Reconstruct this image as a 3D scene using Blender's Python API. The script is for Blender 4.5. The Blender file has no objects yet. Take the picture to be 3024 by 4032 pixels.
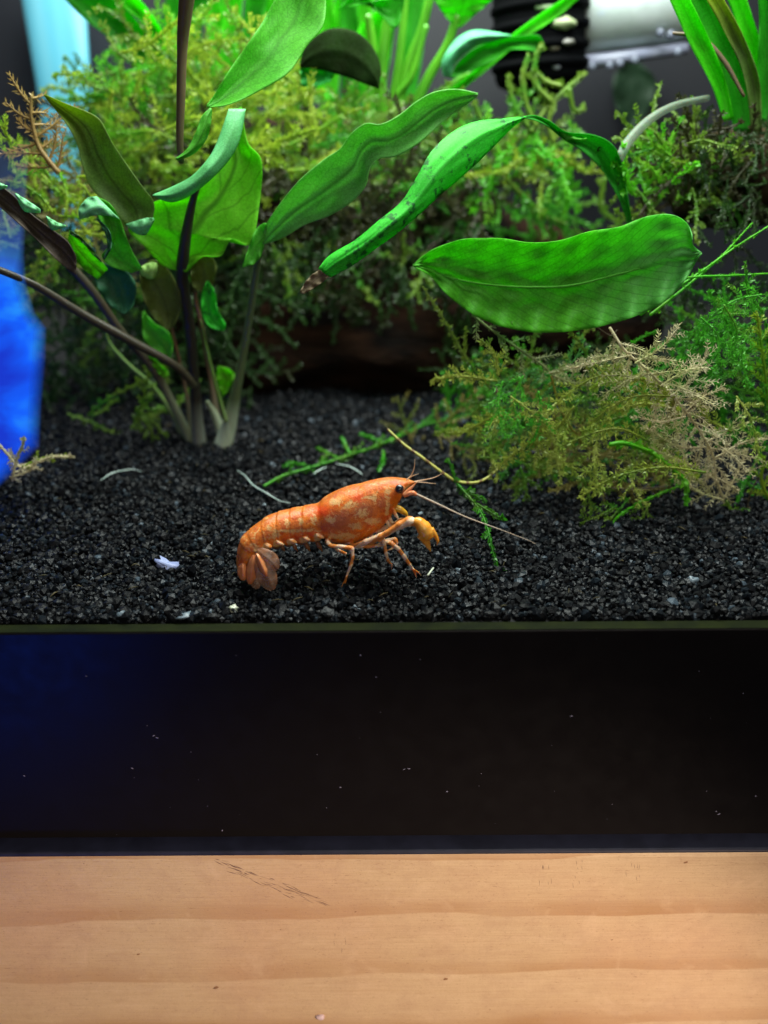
import bpy, bmesh, math, random
import numpy as np
from mathutils import Vector, Matrix, Euler, noise
random.seed(7); rng = np.random.default_rng(7)
R = math.radians
# ------------------------------------------------------------------ camera (1 unit = 1 cm)
FPX = 3400.0
CAM = Vector((0.0, -11.3, 6.3))
CROT = (Euler((R(68.0), 0, 0)).to_matrix() @ Matrix.Rotation(R(-0.35), 3, 'Z'))
sc = bpy.context.scene
col = sc.collection
cd = bpy.data.cameras.new('camera'); cam = bpy.data.objects.new('camera', cd); col.objects.link(cam)
cam.matrix_world = Matrix.Translation(CAM) @ CROT.to_4x4()
cd.sensor_fit = 'VERTICAL'; cd.sensor_height = 36.0; cd.lens = FPX / 4032 * 36
cd.clip_start = 0.1; cd.clip_end = 300
cd.dof.use_dof = True; cd.dof.focus_distance = 13.8; cd.dof.aperture_fstop = 0.10
sc.camera = cam
# ------------------------------------------------------------------ world, lamps, exposure
w = bpy.data.worlds.new('World'); sc.world = w; w.use_nodes = True
w.node_tree.nodes['Background'].inputs[0].default_value = (0.35, 0.45, 0.75, 1)
w.node_tree.nodes['Background'].inputs[1].default_value = 0.035
def area(name, loc, target, sx, sy, power, colr):
    l = bpy.data.lights.new(name, 'AREA'); l.shape = 'RECTANGLE'; l.size = sx; l.size_y = sy; l.energy = power; l.color = colr
    o = bpy.data.objects.new(name, l); col.objects.link(o); o.location = loc
    o.rotation_euler = (Vector(target) - Vector(loc)).to_track_quat('-Z', 'Y').to_euler()
    return o
area('tank_lamp', (1.5, 5.6, 17.5), (0.5, 4.3, 0), 20, 9, 11500, (0.93, 1.0, 0.93))
area('room_fill', (4, -24, 10), (0, -1, -6), 7, 7, 1500, (1.0, 0.90, 0.78))  # soft warm fill added for the front of the crayfish
area('blue_reflection_light', (-13.5, -17.5, -9.5), (-5, 0, -1), 5, 6, 26, (0.02, 0.10, 1.0)).data.spread = R(34)
l = bpy.data.lights.new('wood_fill_spot', 'SPOT'); l.energy = 26500; l.color = (1.0, .81, .64); l.spot_size = R(44); l.spot_blend = .6; l.shadow_soft_size = 1.5  # spot added to brighten the pine alone, no such lamp known
o = bpy.data.objects.new('wood_fill_spot', l); col.objects.link(o); o.location = (13, -21, -3); o.rotation_euler = (Vector((-0.4, -.6, -9.6)) - o.location).to_track_quat('-Z', 'Y').to_euler()
sc.view_settings.view_transform = 'Standard'; sc.view_settings.look = 'None'
sc.view_settings.exposure = 0.0; sc.view_settings.gamma = 1.0
sc.cycles.max_bounces = 8; sc.cycles.transparent_max_bounces = 16
# ------------------------------------------------------------------ placing
SLOPE = 0.15
def ray(x, y):
    return CROT @ Vector(((x - 1512) / FPX, -(y - 2016) / FPX, -1.0))
def P(x, y, Y):
    d = ray(x, y); return CAM + d * ((Y - CAM.y) / d.y)
def gz(X, Y):
    return SLOPE * max(Y, 0.0) + 0.06 * noise.noise(Vector((X * .35, Y * .35, 3.1)))
def G(x, y, up=0.0):
    d = ray(x, y); t = (SLOPE * -CAM.y + up) ; t = (CAM.z - up + SLOPE * -CAM.y - 0) / (-d.z + SLOPE * d.y)
    return CAM + d * t
def unproj_px(co):          # world points (n,3) -> source pixels, used only to lay out pigment on the animal
    M = np.array(CROT.transposed()); v = (co - np.array(CAM)) @ M.T
    return 1512 + FPX * v[:, 0] / -v[:, 2], 2016 - FPX * v[:, 1] / -v[:, 2]
def spline(pts, n):
    """Catmull-Rom through pts (any dimension), resampled by arc length to n points."""
    p = np.array([tuple(q) for q in pts], float)
    if len(p) == 2:
        return p[0] + (p[1] - p[0]) * np.linspace(0, 1, n)[:, None]
    q = np.vstack([2 * p[0] - p[1], p, 2 * p[-1] - p[-2]]); out = []
    for i in range(len(p) - 1):
        a, b, c, d = q[i:i + 4]; t = np.linspace(0, 1, 14, endpoint=False)[:, None]
        out.append(.5 * (2 * b + (c - a) * t + (2 * a - 5 * b + 4 * c - d) * t ** 2 + (3 * b - a - 3 * c + d) * t ** 3))
    out.append(p[-1:]); out = np.vstack(out)
    s = np.r_[0, np.cumsum(np.linalg.norm(np.diff(out, axis=0), axis=1))]
    u = np.linspace(0, s[-1], n)
    return np.stack([np.interp(u, s, out[:, k]) for k in range(p.shape[1])], 1)
# ------------------------------------------------------------------ meshes
class MB:
    def __init__(s): s.v = []; s.f3 = []; s.f4 = []; s.n = 0
    def add(s, v, f):
        v = np.asarray(v, float); f = np.asarray(f, int) + s.n
        s.v.append(v); (s.f3 if f.shape[1] == 3 else s.f4).append(f); s.n += len(v)
    def tube(s, path, rad, sides=8, cap=True, flat=1.0):
        p = np.asarray(path, float); n = len(p); r = np.broadcast_to(np.asarray(rad, float), (n,)) if np.ndim(rad) == 0 or len(rad) == n else np.interp(np.linspace(0, 1, n), np.linspace(0, 1, len(rad)), rad)
        t = np.gradient(p, axis=0); t /= np.linalg.norm(t, axis=1)[:, None] + 1e-12
        ref = np.array([0., 1., 0.]); a = np.cross(t, ref); la = np.linalg.norm(a, axis=1)
        a[la < 1e-3] = [1, 0, 0]; a /= np.linalg.norm(a, axis=1)[:, None]; b = np.cross(a, t)
        th = np.linspace(0, 2 * np.pi, sides, endpoint=False)
        ring = p[:, None] + r[:, None, None] * (np.cos(th)[None, :, None] * a[:, None] + flat * np.sin(th)[None, :, None] * b[:, None])
        v = ring.reshape(-1, 3); i = np.arange(n - 1)[:, None] * sides; j = np.arange(sides)[None]; k = (j + 1) % sides
        f = np.stack([i + j, i + k, i + sides + k, i + sides + j], -1).reshape(-1, 4)
        base = s.n; s.add(v, f)
        if cap:
            s.v.append(np.array([p[0] - t[0] * r[0] * .5, p[-1] + t[-1] * r[-1] * .5])); c0 = s.n; s.n += 2
            jj = np.arange(sides); kk = (jj + 1) % sides
            s.f3.append(np.stack([np.full(sides, c0), base + kk, base + jj], 1))
            e = base + (n - 1) * sides; s.f3.append(np.stack([np.full(sides, c0 + 1), e + jj, e + kk], 1))
    def blob(s, c, r, seg=12, rings=8, rot=None, lump=0.0, seed=0):
        th = np.linspace(0, np.pi, rings + 1); ph = np.linspace(0, 2 * np.pi, seg, endpoint=False)
        v = np.array([[math.sin(a) * math.cos(b), math.sin(a) * math.sin(b), math.cos(a)] for a in th for b in ph])
        if lump:
            k = np.array([1 + lump * noise.noise(Vector(q) * 1.7 + Vector((seed * 7.3, 0, 0))) for q in v]); v = v * k[:, None]
        v = v * np.array(r)
        if rot is not None: v = v @ np.array(rot).T
        i = np.arange(rings)[:, None] * seg; j = np.arange(seg)[None]; k = (j + 1) % seg
        s.add(v + np.array(c), np.stack([i + j, i + seg + j, i + seg + k, i + k], -1).reshape(-1, 4))
    def box(s, lo, hi):
        x0, y0, z0 = lo; x1, y1, z1 = hi
        s.add([(x0, y0, z0), (x1, y0, z0), (x1, y1, z0), (x0, y1, z0), (x0, y0, z1), (x1, y0, z1), (x1, y1, z1), (x0, y1, z1)],
              [(0, 3, 2, 1), (4, 5, 6, 7), (0, 1, 5, 4), (1, 2, 6, 5), (2, 3, 7, 6), (3, 0, 4, 7)])
    def mesh(s, name, smooth=True):
        v = np.vstack(s.v); f3 = np.vstack(s.f3) if s.f3 else np.zeros((0, 3), int); f4 = np.vstack(s.f4) if s.f4 else np.zeros((0, 4), int)
        me = bpy.data.meshes.new(name); nl = f3.size + f4.size; nf = len(f3) + len(f4)
        me.vertices.add(len(v)); me.vertices.foreach_set('co', v.astype(np.float32).ravel())
        me.loops.add(nl); me.loops.foreach_set('vertex_index', np.r_[f3.ravel(), f4.ravel()].astype(np.int32))
        me.polygons.add(nf); st = np.r_[np.arange(len(f3)) * 3, f3.size + np.arange(len(f4)) * 4]
        me.polygons.foreach_set('loop_start', st.astype(np.int32))
        me.update(calc_edges=True); me.validate()
        me.polygons.foreach_set('use_smooth', np.full(len(me.polygons), smooth)); me.update()
        return me
    def build(s, name, mat, parent=None, smooth=True):
        me = s.mesh(name, smooth); me.materials.append(mat); return link(name, me, parent)
def link(name, me, parent=None):
    o = bpy.data.objects.new(name, me); col.objects.link(o)
    if parent is not None:
        o.parent = parent; o.matrix_parent_inverse = Matrix.Translation(-parent.location)
    return o
def thing(name, loc, label, cat, group=None):
    o = bpy.data.objects.new(name, None); o.empty_display_size = .2; col.objects.link(o); o.location = loc
    return tag(o, label, cat, group)
def tag(o, label=None, cat=None, group=None, kind=None):
    for k, v in (('label', label), ('category', cat), ('group', group), ('kind', kind)):
        if v: o[k] = v
    return o
def setattr_col(me, name, arr):
    a = me.color_attributes.new(name, 'FLOAT_COLOR', 'POINT'); a.data.foreach_set('color', arr.astype(np.float32).ravel())
def bevel(o, wd, seg=3):
    m = o.modifiers.new('bevel', 'BEVEL'); m.width = wd; m.segments = seg; m.limit_method = 'ANGLE'; return o
# ------------------------------------------------------------------ materials
class NT:
    def __init__(s, name):
        s.m = bpy.data.materials.new(name); s.m.use_nodes = True; s.t = s.m.node_tree; s.N = s.t.nodes; s.L = s.t.links
        s.b = s.N['Principled BSDF']; s.out = s.N['Material Output']
    def n(s, t, **k):
        x = s.N.new(t)
        for a, v in k.items(): setattr(x, a, v)
        return x
    def set(s, x, **k):
        for a, v in k.items():
            a = a.replace('_', ' ')
            if isinstance(v, bpy.types.NodeSocket): s.L.new(v, x.inputs[a])
            else: x.inputs[a].default_value = v
        return x
    def coord(s, kind='Object', scale=(1, 1, 1)):
        c = s.n('ShaderNodeTexCoord'); m = s.n('ShaderNodeMapping'); s.L.new(c.outputs[kind], m.inputs[0]); m.inputs['Scale'].default_value = scale; return m.outputs[0]
    def noise(s, scale, detail=4, vec=None, rough=.5, dist=0.0, out='Fac'):
        x = s.n('ShaderNodeTexNoise'); s.set(x, Scale=scale, Detail=detail, Roughness=rough, Distortion=dist)
        s.L.new(vec if vec is not None else s.coord(), x.inputs['Vector']); return x.outputs[out]
    def ramp(s, fac, stops):
        x = s.n('ShaderNodeValToRGB'); e = x.color_ramp.elements
        while len(e) < len(stops): e.new(.5)
        for q, (p, c) in zip(e, stops): q.position = p; q.color = (*c, 1) if not np.isscalar(c) else (c, c, c, 1)
        s.L.new(fac, x.inputs[0]); return x.outputs[0]
    def mix(s, fac, a, b, mode='MIX'):
        x = s.n('ShaderNodeMix', data_type='RGBA', blend_type=mode)
        for i, v in ((0, fac), (6, a), (7, b)):
            if isinstance(v, bpy.types.NodeSocket): s.L.new(v, x.inputs[i])
            else: x.inputs[i].default_value = v if i == 0 else (*v, 1)
        return x.outputs[2]
    def math(s, op, a, b=0.0, c=0.0):
        x = s.n('ShaderNodeMath', operation=op)
        for i, v in enumerate((a, b, c)):
            if isinstance(v, bpy.types.NodeSocket): s.L.new(v, x.inputs[i])
            else: x.inputs[i].default_value = v
        return x.outputs[0]
    def bump(s, h, strength=.3, dist=.02):
        x = s.n('ShaderNodeBump'); s.set(x, Strength=strength, Distance=dist, Height=h); s.L.new(x.outputs[0], s.b.inputs['Normal']); return x.outputs[0]
def leaf_mat(name, c1, c2, vein=(.5, .6), translucent=.45, rough=.52, nveins=9, mottle=None, spots=None, sheen=.0, under=None, tipc=None):
    k = NT(name); uv = k.n('ShaderNodeTexCoord').outputs['UV']; sp = k.n('ShaderNodeSeparateXYZ'); k.L.new(uv, sp.inputs[0])
    u, v = sp.outputs[0], sp.outputs[1]
    d = k.math('ABSOLUTE', k.math('SUBTRACT', v, .5))
    wob = k.math('MULTIPLY', k.math('SUBTRACT', k.noise(2.2, 3), .5), .8)
    base = k.mix(k.ramp(k.noise(2.0, 5), [(.3, 0), (.72, 1)]), c1, c2)
    base = k.mix(k.math('MULTIPLY', k.ramp(k.noise(34, 4), [(.35, 0), (.7, 1)]), .3), base, tuple(min(1, x * 1.9 + .04) for x in c2))
    if tipc: base = k.mix(k.ramp(k.math('ADD', u, k.math('MULTIPLY', wob, .25)), [(.55, 0), (.95, 1)]), base, tipc)
    ph = k.math('ADD', k.math('ADD', k.math('MULTIPLY', u, nveins), k.math('MULTIPLY', d, -nveins * .55)), wob)
    fr = k.math('ABSOLUTE', k.math('SUBTRACT', k.math('FRACT', ph), .5))
    side = k.ramp(fr, [(0.0, 1), (.07, 0)]); mid = k.ramp(d, [(0, 1), (.022, .7), (.05, 0)])
    vn = k.math('MAXIMUM', k.math('MULTIPLY', side, vein[0]), k.math('MULTIPLY', mid, vein[1]))
    vc = tuple(x * .42 for x in c1)
    vo = k.n('ShaderNodeTexVoronoi', feature='DISTANCE_TO_EDGE'); k.set(vo, Scale=11.0); k.L.new(k.coord(scale=(1, .4, 1)), vo.inputs['Vector'])
    net = k.ramp(vo.outputs['Distance'], [(0, 1), (.09, 0)]); base = k.mix(k.math('MULTIPLY', net, .22), base, vc)
    base = k.mix(k.math('MULTIPLY', k.ramp(k.noise(3.2, 6, rough=.75), [(.55, 0), (.75, 1)]), .28), base, tuple(min(1, x * .7 + .05) for x in c2))
    base = k.mix(k.ramp(k.noise(13, 3, rough=.6), [(.73, 0), (.77, .55)]), base, (.05, .045, .015))
    base = k.mix(vn, base, vc)
    if mottle: base = k.mix(k.ramp(k.noise(5, 6, rough=.7), [(.52, 0), (.60, .85)]), base, mottle)
    if spots: base = k.mix(k.ramp(k.noise(7, 3, rough=.6), [(.62, 0), (.66, 1)]), base, spots)
    k.set(k.b, Base_Color=base, Roughness=rough); k.b.inputs['Specular IOR Level'].default_value = .25 if rough < .8 else .05
    nrm = k.bump(k.math('ADD', k.math('MULTIPLY', k.noise(60, 3), .5), k.math('MULTIPLY', vn, -1.0)), .35, .015)
    tr = k.n('ShaderNodeBsdfTranslucent'); tc = k.mix(.5, base, base); k.L.new(k.mix(1.0, base, (1.0, 1.0, .55), 'MULTIPLY'), tr.inputs[0])
    mx = k.n('ShaderNodeMixShader'); mx.inputs[0].default_value = translucent
    k.L.new(k.b.outputs[0], mx.inputs[1]); k.L.new(tr.outputs[0], mx.inputs[2]); k.L.new(mx.outputs[0], k.out.inputs[0])
    return k.m
def moss_mat(name, c1, c2, c3=None, translucent=.4, scale=1.6, split=(.35, .68)):
    k = NT(name); base = k.mix(k.ramp(k.noise(scale, 4), [(split[0], 0), (split[1], 1)]), c1, c2)
    if c3: base = k.mix(k.ramp(k.noise(scale * .6, 3, vec=k.coord(scale=(1, 1.7, 1.3))), [(.52, 0), (.66, 1)]), base, c3)
    base = k.mix(k.math('MULTIPLY', k.noise(26, 2), .55), base, tuple(x * .35 for x in c1))
    k.set(k.b, Base_Color=base, Roughness=.45)
    tr = k.n('ShaderNodeBsdfTranslucent'); k.L.new(base, tr.inputs[0]); mx = k.n('ShaderNodeMixShader'); mx.inputs[0].default_value = translucent
    k.L.new(k.b.outputs[0], mx.inputs[1]); k.L.new(tr.outputs[0], mx.inputs[2]); k.L.new(mx.outputs[0], k.out.inputs[0]); return k.m
def plain(name, c, rough=.5, spec=.5, c2=None, scale=8, emit=None, es=0, **kw):
    k = NT(name)
    k.set(k.b, Base_Color=(k.mix(k.ramp(k.noise(scale, 4), [(.35, 0), (.7, 1)]), c, c2) if c2 else (*c, 1)), Roughness=rough)
    k.b.inputs['Specular IOR Level'].default_value = spec
    if emit: k.set(k.b, Emission_Color=(*emit, 1), Emission_Strength=es)
    for a, v in kw.items(): k.b.inputs[a.replace('_', ' ')].default_value = v
    return k.m
# ------------------------------------------------------------------ tabletop, tank
def m_pine():
    k = NT('pine'); sp = k.n('ShaderNodeSeparateXYZ'); k.L.new(k.coord(), sp.inputs[0])
    warp = k.noise(.14, 4, vec=k.coord(scale=(.7, .3, 2.4)))
    y = k.math('ADD', k.math('MULTIPLY', sp.outputs[2], -1.0), k.math('ADD', k.math('MULTIPLY', sp.outputs[0], .028), k.math('MULTIPLY', warp, 1.1)))
    y = k.math('ADD', y, k.math('MULTIPLY', k.noise(2.0, 4, vec=k.coord(scale=(.3, 1, 1.6))), .12))
    fr = k.math('FRACT', k.math('ADD', k.math('MULTIPLY', y, .80), .30))
    ring = k.ramp(fr, [(0, .0), (.45, .08), (.70, .35), (.84, .9), (.965, 1), (.985, .0)])
    fine = k.noise(7, 6, vec=k.coord(scale=(.10, 1, 3.0)), rough=.65)
    base = k.mix(k.math('MULTIPLY', ring, k.ramp(k.noise(.35, 3), [(.3, .35), (.6, 1)])), (.66, .47, .285), (.44, .24, .11))
    base = k.mix(k.math('MULTIPLY', k.ramp(k.noise(11, 4, rough=.7, vec=k.coord(scale=(.25, 1, 5))), [(.55, 0), (.8, 1)]), .35), base, (.40, .23, .12))
    base = k.mix(k.math('MULTIPLY', k.ramp(fine, [(.3, 0), (.75, 1)]), .30), base, (.46, .27, .13))
    base = k.mix(k.math('MULTIPLY', k.ramp(k.noise(.30, 5), [(.42, 0), (.68, 1)]), .5), base, (.62, .36, .22))
    base = k.mix(k.math('MULTIPLY', k.ramp(k.noise(2.2, 7, rough=.8), [(.45, 0), (.7, 1)]), .5), base, (.48, .30, .19))
    base = k.mix(k.math('MULTIPLY', k.ramp(k.noise(40, 4, rough=.8), [(.5, 0), (.75, 1)]), .3), base, (.40, .24, .14))
    base = k.mix(k.math('MULTIPLY', k.ramp(k.noise(26, 2), [(.66, 0), (.72, 1)]), .35), base, (.30, .15, .08))
    st = k.noise(22, 6, rough=.8, vec=k.coord(scale=(.06, 1, 3.5)))
    base = k.mix(k.math('MULTIPLY', k.ramp(st, [(.46, 0), (.70, 1)]), .38), base, (.40, .22, .115))
    base = k.mix(k.math('MULTIPLY', k.ramp(k.noise(30, 3, vec=k.coord(scale=(.35, 1, 2.2))), [(.66, 0), (.72, 1)]), .5), base, (.26, .12, .06))
    base = k.mix(k.math('MULTIPLY', k.ramp(k.noise(1.3, 5, rough=.7, dist=.8), [(.55, 0), (.72, 1)]), .35), base, (.72, .50, .32))
    k.set(k.b, Base_Color=base, Roughness=.6); k.bump(k.math('ADD', fine, k.noise(14, 6, rough=.75)), .35, .015); k.b.inputs['Specular IOR Level'].default_value = .25
    return k.m
YW = -.62
ZT = P(1512, 3357, YW).z
b = MB(); b.box((-30, YW, ZT - 12), (30, 25, ZT)); tt = b.build('wooden_stand', m_pine(), smooth=False); bevel(tt, .12, 4); tag(tt, 'pale pine stand edge with brown growth rings under the tank', kind='structure')
b = MB()
for i in range(90):                                   # diagonal dark scuffs on the wood
    t = random.random() ** .8; x, y = 830 + 420 * t + random.uniform(-30, 30), 3385 + 165 * t + random.uniform(-16, 16)
    if i > 62: x, y = random.choice(((2150, 3440), (2280, 3420), (2490, 3430), (1330, 3700))); x += random.uniform(-30, 30); y += random.uniform(-40, 60)
    L = random.uniform(15, 60) if i <= 62 else random.uniform(8, 25); a_ = random.uniform(.25, .5) if i <= 62 else 1.45
    pp = [tuple(P(x + L * q * math.cos(a_), y + L * q * math.sin(a_), YW - .001)) for q in (0, .5, 1)]
    b.tube(pp, [.001, random.uniform(.002, .009) if i <= 62 else .003, .001], 4, flat=.3)
tag(b.build('scuff', plain('scuff', (.22, .12, .085), .8), tt), kind='stuff')
for x, y, q in ((850, 3888, .045), (545, 3757, .028), (1755, 3855, .04), (1400, 3590, .018), (2700, 3395, .035), (330, 3400, .012), (1105, 3660, .012), (2410, 3700, .018), (1930, 3975, .014)):
    b = MB(); b.blob(P(x, y, YW), (q, .004, q * .6), 12, 6, lump=.6, seed=x, rot=Euler((0, -.4, 0)).to_matrix()); b.build('resin_spot', plain('resin_spot', (.30, .15, .07), .5), tt)
b = MB(); b.blob(P(1262, 4003, YW), (.085, .05, .055), 14, 8, lump=.4); tag(b.build('crumb', plain('crumb', (.62, .45, .46), .5)), 'tiny pale pink crumb stuck on the pine near the bottom edge', 'crumb')

tank = thing('aquarium', (0, 0, ZT), 'glass aquarium with a wide black plastic base trim on pine', 'aquarium')
def m_trim():
    k = NT('black_trim'); dust = k.ramp(k.noise(5.5, 6, rough=.75, vec=k.coord(scale=(1, 1, 1.6))), [(.70, 0), (.735, 1)])
    k.set(k.b, Base_Color=k.mix(k.math('MULTIPLY', dust, .35), (.007, .0055, .0055), (.12, .11, .15)), Roughness=k.ramp(k.noise(3, 4), [(.3, .30), (.7, .40)]))
    k.b.inputs['Specular IOR Level'].default_value = .16; return k.m
YT = -.25
ztop = P(1512, 2484, YT).z; zlip = P(1512, 3318, YT).z
b = MB(); b.box((-16, YT, zlip), (16, -.02, ztop - .002)); bevel(b.build('base_trim', m_trim(), tank, False), .03)
b = MB(); b.box((-16.1, -.60, ZT + .003), (16.1, -.02, zlip - .012)); bevel(b.build('bottom_lip', plain('lip', (.022, .021, .040), .5, .3, c2=(.012, .011, .022), scale=3), tank, False), .04)
zs = P(1512, 2440, -.02).z
b = MB(); b.box((-16, YT + .015, ztop - .05), (16, -.0125, ztop + .004)); bevel(b.build('seal_strip', plain('seal', (.008, .011, .002), .7, .05, c2=(.004, .006, .002), scale=2.5), tank, False), .002)
k = NT('clear_pane'); tb = k.n('ShaderNodeBsdfTransparent'); tb.inputs[0].default_value = (1, 1, 1, 1); k.L.new(tb.outputs[0], k.out.inputs[0])
b = MB(); b.box((-15.5, -.0095, ztop - .2), (15.5, .0, 20)); b.build('front_pane', k.m, tank, False)
def m_back():
    k = NT('dark_back'); k.set(k.b, Base_Color=k.mix(k.ramp(k.noise(.18, 2, vec=k.coord(scale=(1, 1, .6))), [(.3, 0), (.7, 1)]), (.004, .0052, .009), (.007, .0085, .015)), Roughness=.6); return k.m
b = MB(); b.box((-24, 15.5, -3), (24, 15.8, 22)); b.build('back_pane', m_back(), tank, False)
# dust specks on the black trim
b = MB()
for x, y in ((520, 3025), (95, 3055), (605, 2897), (618, 2905), (1590, 3030), (1610, 3027), (2820, 3195), (2830, 3206), (2975, 3135), (2250, 2820), (1420, 2580), (875, 3270), (1960, 3305), (1340, 3100), (1760, 3117)):
    b.blob(P(x, y, YT - .004), (random.uniform(.012, .03), .006, random.uniform(.006, .012)), 8, 5, rot=Euler((0, random.uniform(-.6, .6), 0)).to_matrix(), lump=.5, seed=x)
for _ in range(30):
    x, y = random.uniform(0, 3024), 2500 + 800 * random.random() ** .6; q = random.choice((.0035, .005, .007)); b.blob(P(x, y, YT - .001), (q * random.uniform(1, 2.2), .002, q), 6, 4, seed=_, lump=.4)
tag(b.build('dust', plain('dust', (.20, .18, .25), .8), tank), kind='stuff')
# ------------------------------------------------------------------ gravel
def m_gravel():
    k = NT('gravel'); g = k.n('ShaderNodeNewGeometry'); ri = g.outputs['Random Per Island']
    c = k.ramp(ri, [(0, (.0006, .0009, .0012)), (.5, (.0014, .0023, .0034)), (.85, (.0034, .0054, .0075)), (.98, (.013, .020, .027)), (.999, (.07, .10, .13))])
    c = k.mix(k.math('MULTIPLY', k.noise(40, 3), .6), c, (.006, .006, .008))
    k.set(k.b, Base_Color=c, Roughness=k.ramp(ri, [(0, .55), (1, .3)])); k.b.inputs['Specular IOR Level'].default_value = .15
    k.bump(k.noise(55, 3), .5, .01); return k.m
mg = m_gravel()
X = np.linspace(-16, 16, 65); Yv = np.r_[np.linspace(0.0, 15.45, 40)]
b = MB(); gx, gy = np.meshgrid(X, Yv); gzv = np.array([gz(a, c) for a, c in zip(gx.ravel(), gy.ravel())]) - .07
i = np.arange(39)[:, None] * 65; j = np.arange(64)[None]
b.add(np.stack([gx.ravel(), gy.ravel(), gzv], 1), np.stack([i + j, i + j + 1, i + j + 66, i + j + 65], -1).reshape(-1, 4))
tag(b.build('gravel_bed', plain('gravel_bed', (.004, .004, .005), .9)), 'black gravel floor of the tank', kind='structure')
PITS = [(G(780, 1740), .5), (G(890, 1750), .4)]
def make_gravel():
    t = (1 + 5 ** .5) / 2
    iv = np.array([(-1, t, 0), (1, t, 0), (-1, -t, 0), (1, -t, 0), (0, -1, t), (0, 1, t), (0, -1, -t), (0, 1, -t), (t, 0, -1), (t, 0, 1), (-t, 0, -1), (-t, 0, 1)]) / math.sqrt(1 + t * t)
    fi = np.array([(0, 11, 5), (0, 5, 1), (0, 1, 7), (0, 7, 10), (0, 10, 11), (1, 5, 9), (5, 11, 4), (11, 10, 2), (10, 7, 6), (7, 1, 8), (3, 9, 4), (3, 4, 2), (3, 2, 6), (3, 6, 8), (3, 8, 9), (4, 9, 5), (2, 4, 11), (6, 2, 10), (8, 6, 7), (9, 8, 1)])
    pts = []
    for layer, (st, lift, rad) in enumerate(((.072, -.030, .045), (.090, .014, .046), (.15, .045, .052))):
        ys = np.arange(.03, 10.6, st * .9)
        for y in ys:
            hw = min(15.2, (11.3 + y) * .50 + 2.2)
            xs = np.arange(-hw, hw, st)
            q = np.stack([xs + rng.uniform(-.5, .5, len(xs)) * st, np.full(len(xs), y) + rng.uniform(-.45, .45, len(xs)) * st, np.full(len(xs), lift) + rng.uniform(-.02, .02, len(xs)), np.full(len(xs), rad)], 1)
            pts.append(q[rng.random(len(q)) < (1, .9, .55)[layer]])
    p = np.vstack(pts); p[:, 1] = np.clip(p[:, 1], .07, 99)
    n = len(p); p[:, 2] += np.array([gz(a, c) for a, c in p[:, :2]])
    s = p[:, 3] * rng.lognormal(0, .36, n); s = np.clip(s, .022, .1)
    v = np.repeat(iv[None], n, 0) * (1 + rng.uniform(-.22, .22, (n, 12, 1)))
    v = v * (s[:, None] * rng.uniform(.65, 1.25, (n, 3)))[:, None, :]
    # random rotations
    q = rng.normal(size=(n, 4)); q /= np.linalg.norm(q, axis=1)[:, None]; a, bb, c, d = q.T
    Rm = np.stack([1 - 2 * (c * c + d * d), 2 * (bb * c - a * d), 2 * (bb * d + a * c), 2 * (bb * c + a * d), 1 - 2 * (bb * bb + d * d), 2 * (c * d - a * bb), 2 * (bb * d - a * c), 2 * (c * d + a * bb), 1 - 2 * (bb * bb + c * c)], 1).reshape(n, 3, 3)
    v = np.einsum('nij,nkj->nki', Rm, v) + p[:, None, :3]
    v[:, :, 1] = np.maximum(v[:, :, 1], .005)
    f = (fi[None] + (np.arange(n) * 12)[:, None, None]).reshape(-1, 3)
    b = MB(); b.add(v.reshape(-1, 3), f); print('grains', n)
    o = b.build('gravel', mg, smooth=False); return tag(o, 'black crushed gravel covering the tank floor', kind='stuff')
make_gravel()
b = MB()
for i in range(150):                          # crumbs of rotting leaf between the grains
    q = G(random.uniform(60, 3000), 1600 + 820 * random.random()); q.y = max(q.y, .2); q.z += .09; a_ = random.uniform(0, 3.1); L = random.uniform(.03, .10)
    d_ = Vector((math.cos(a_), math.sin(a_), random.uniform(-.2, .2))) * L; b.tube([q - d_, q + Vector((0, 0, .012)), q + d_], [.004, random.uniform(.006, .018), .003], 4, flat=.3)
tag(b.build('plant_debris', plain('debris', (.035, .032, .014), .7, .2, c2=(.09, .07, .03), scale=3)), 'tiny brown plant crumbs scattered over the black gravel', kind='stuff')
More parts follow.
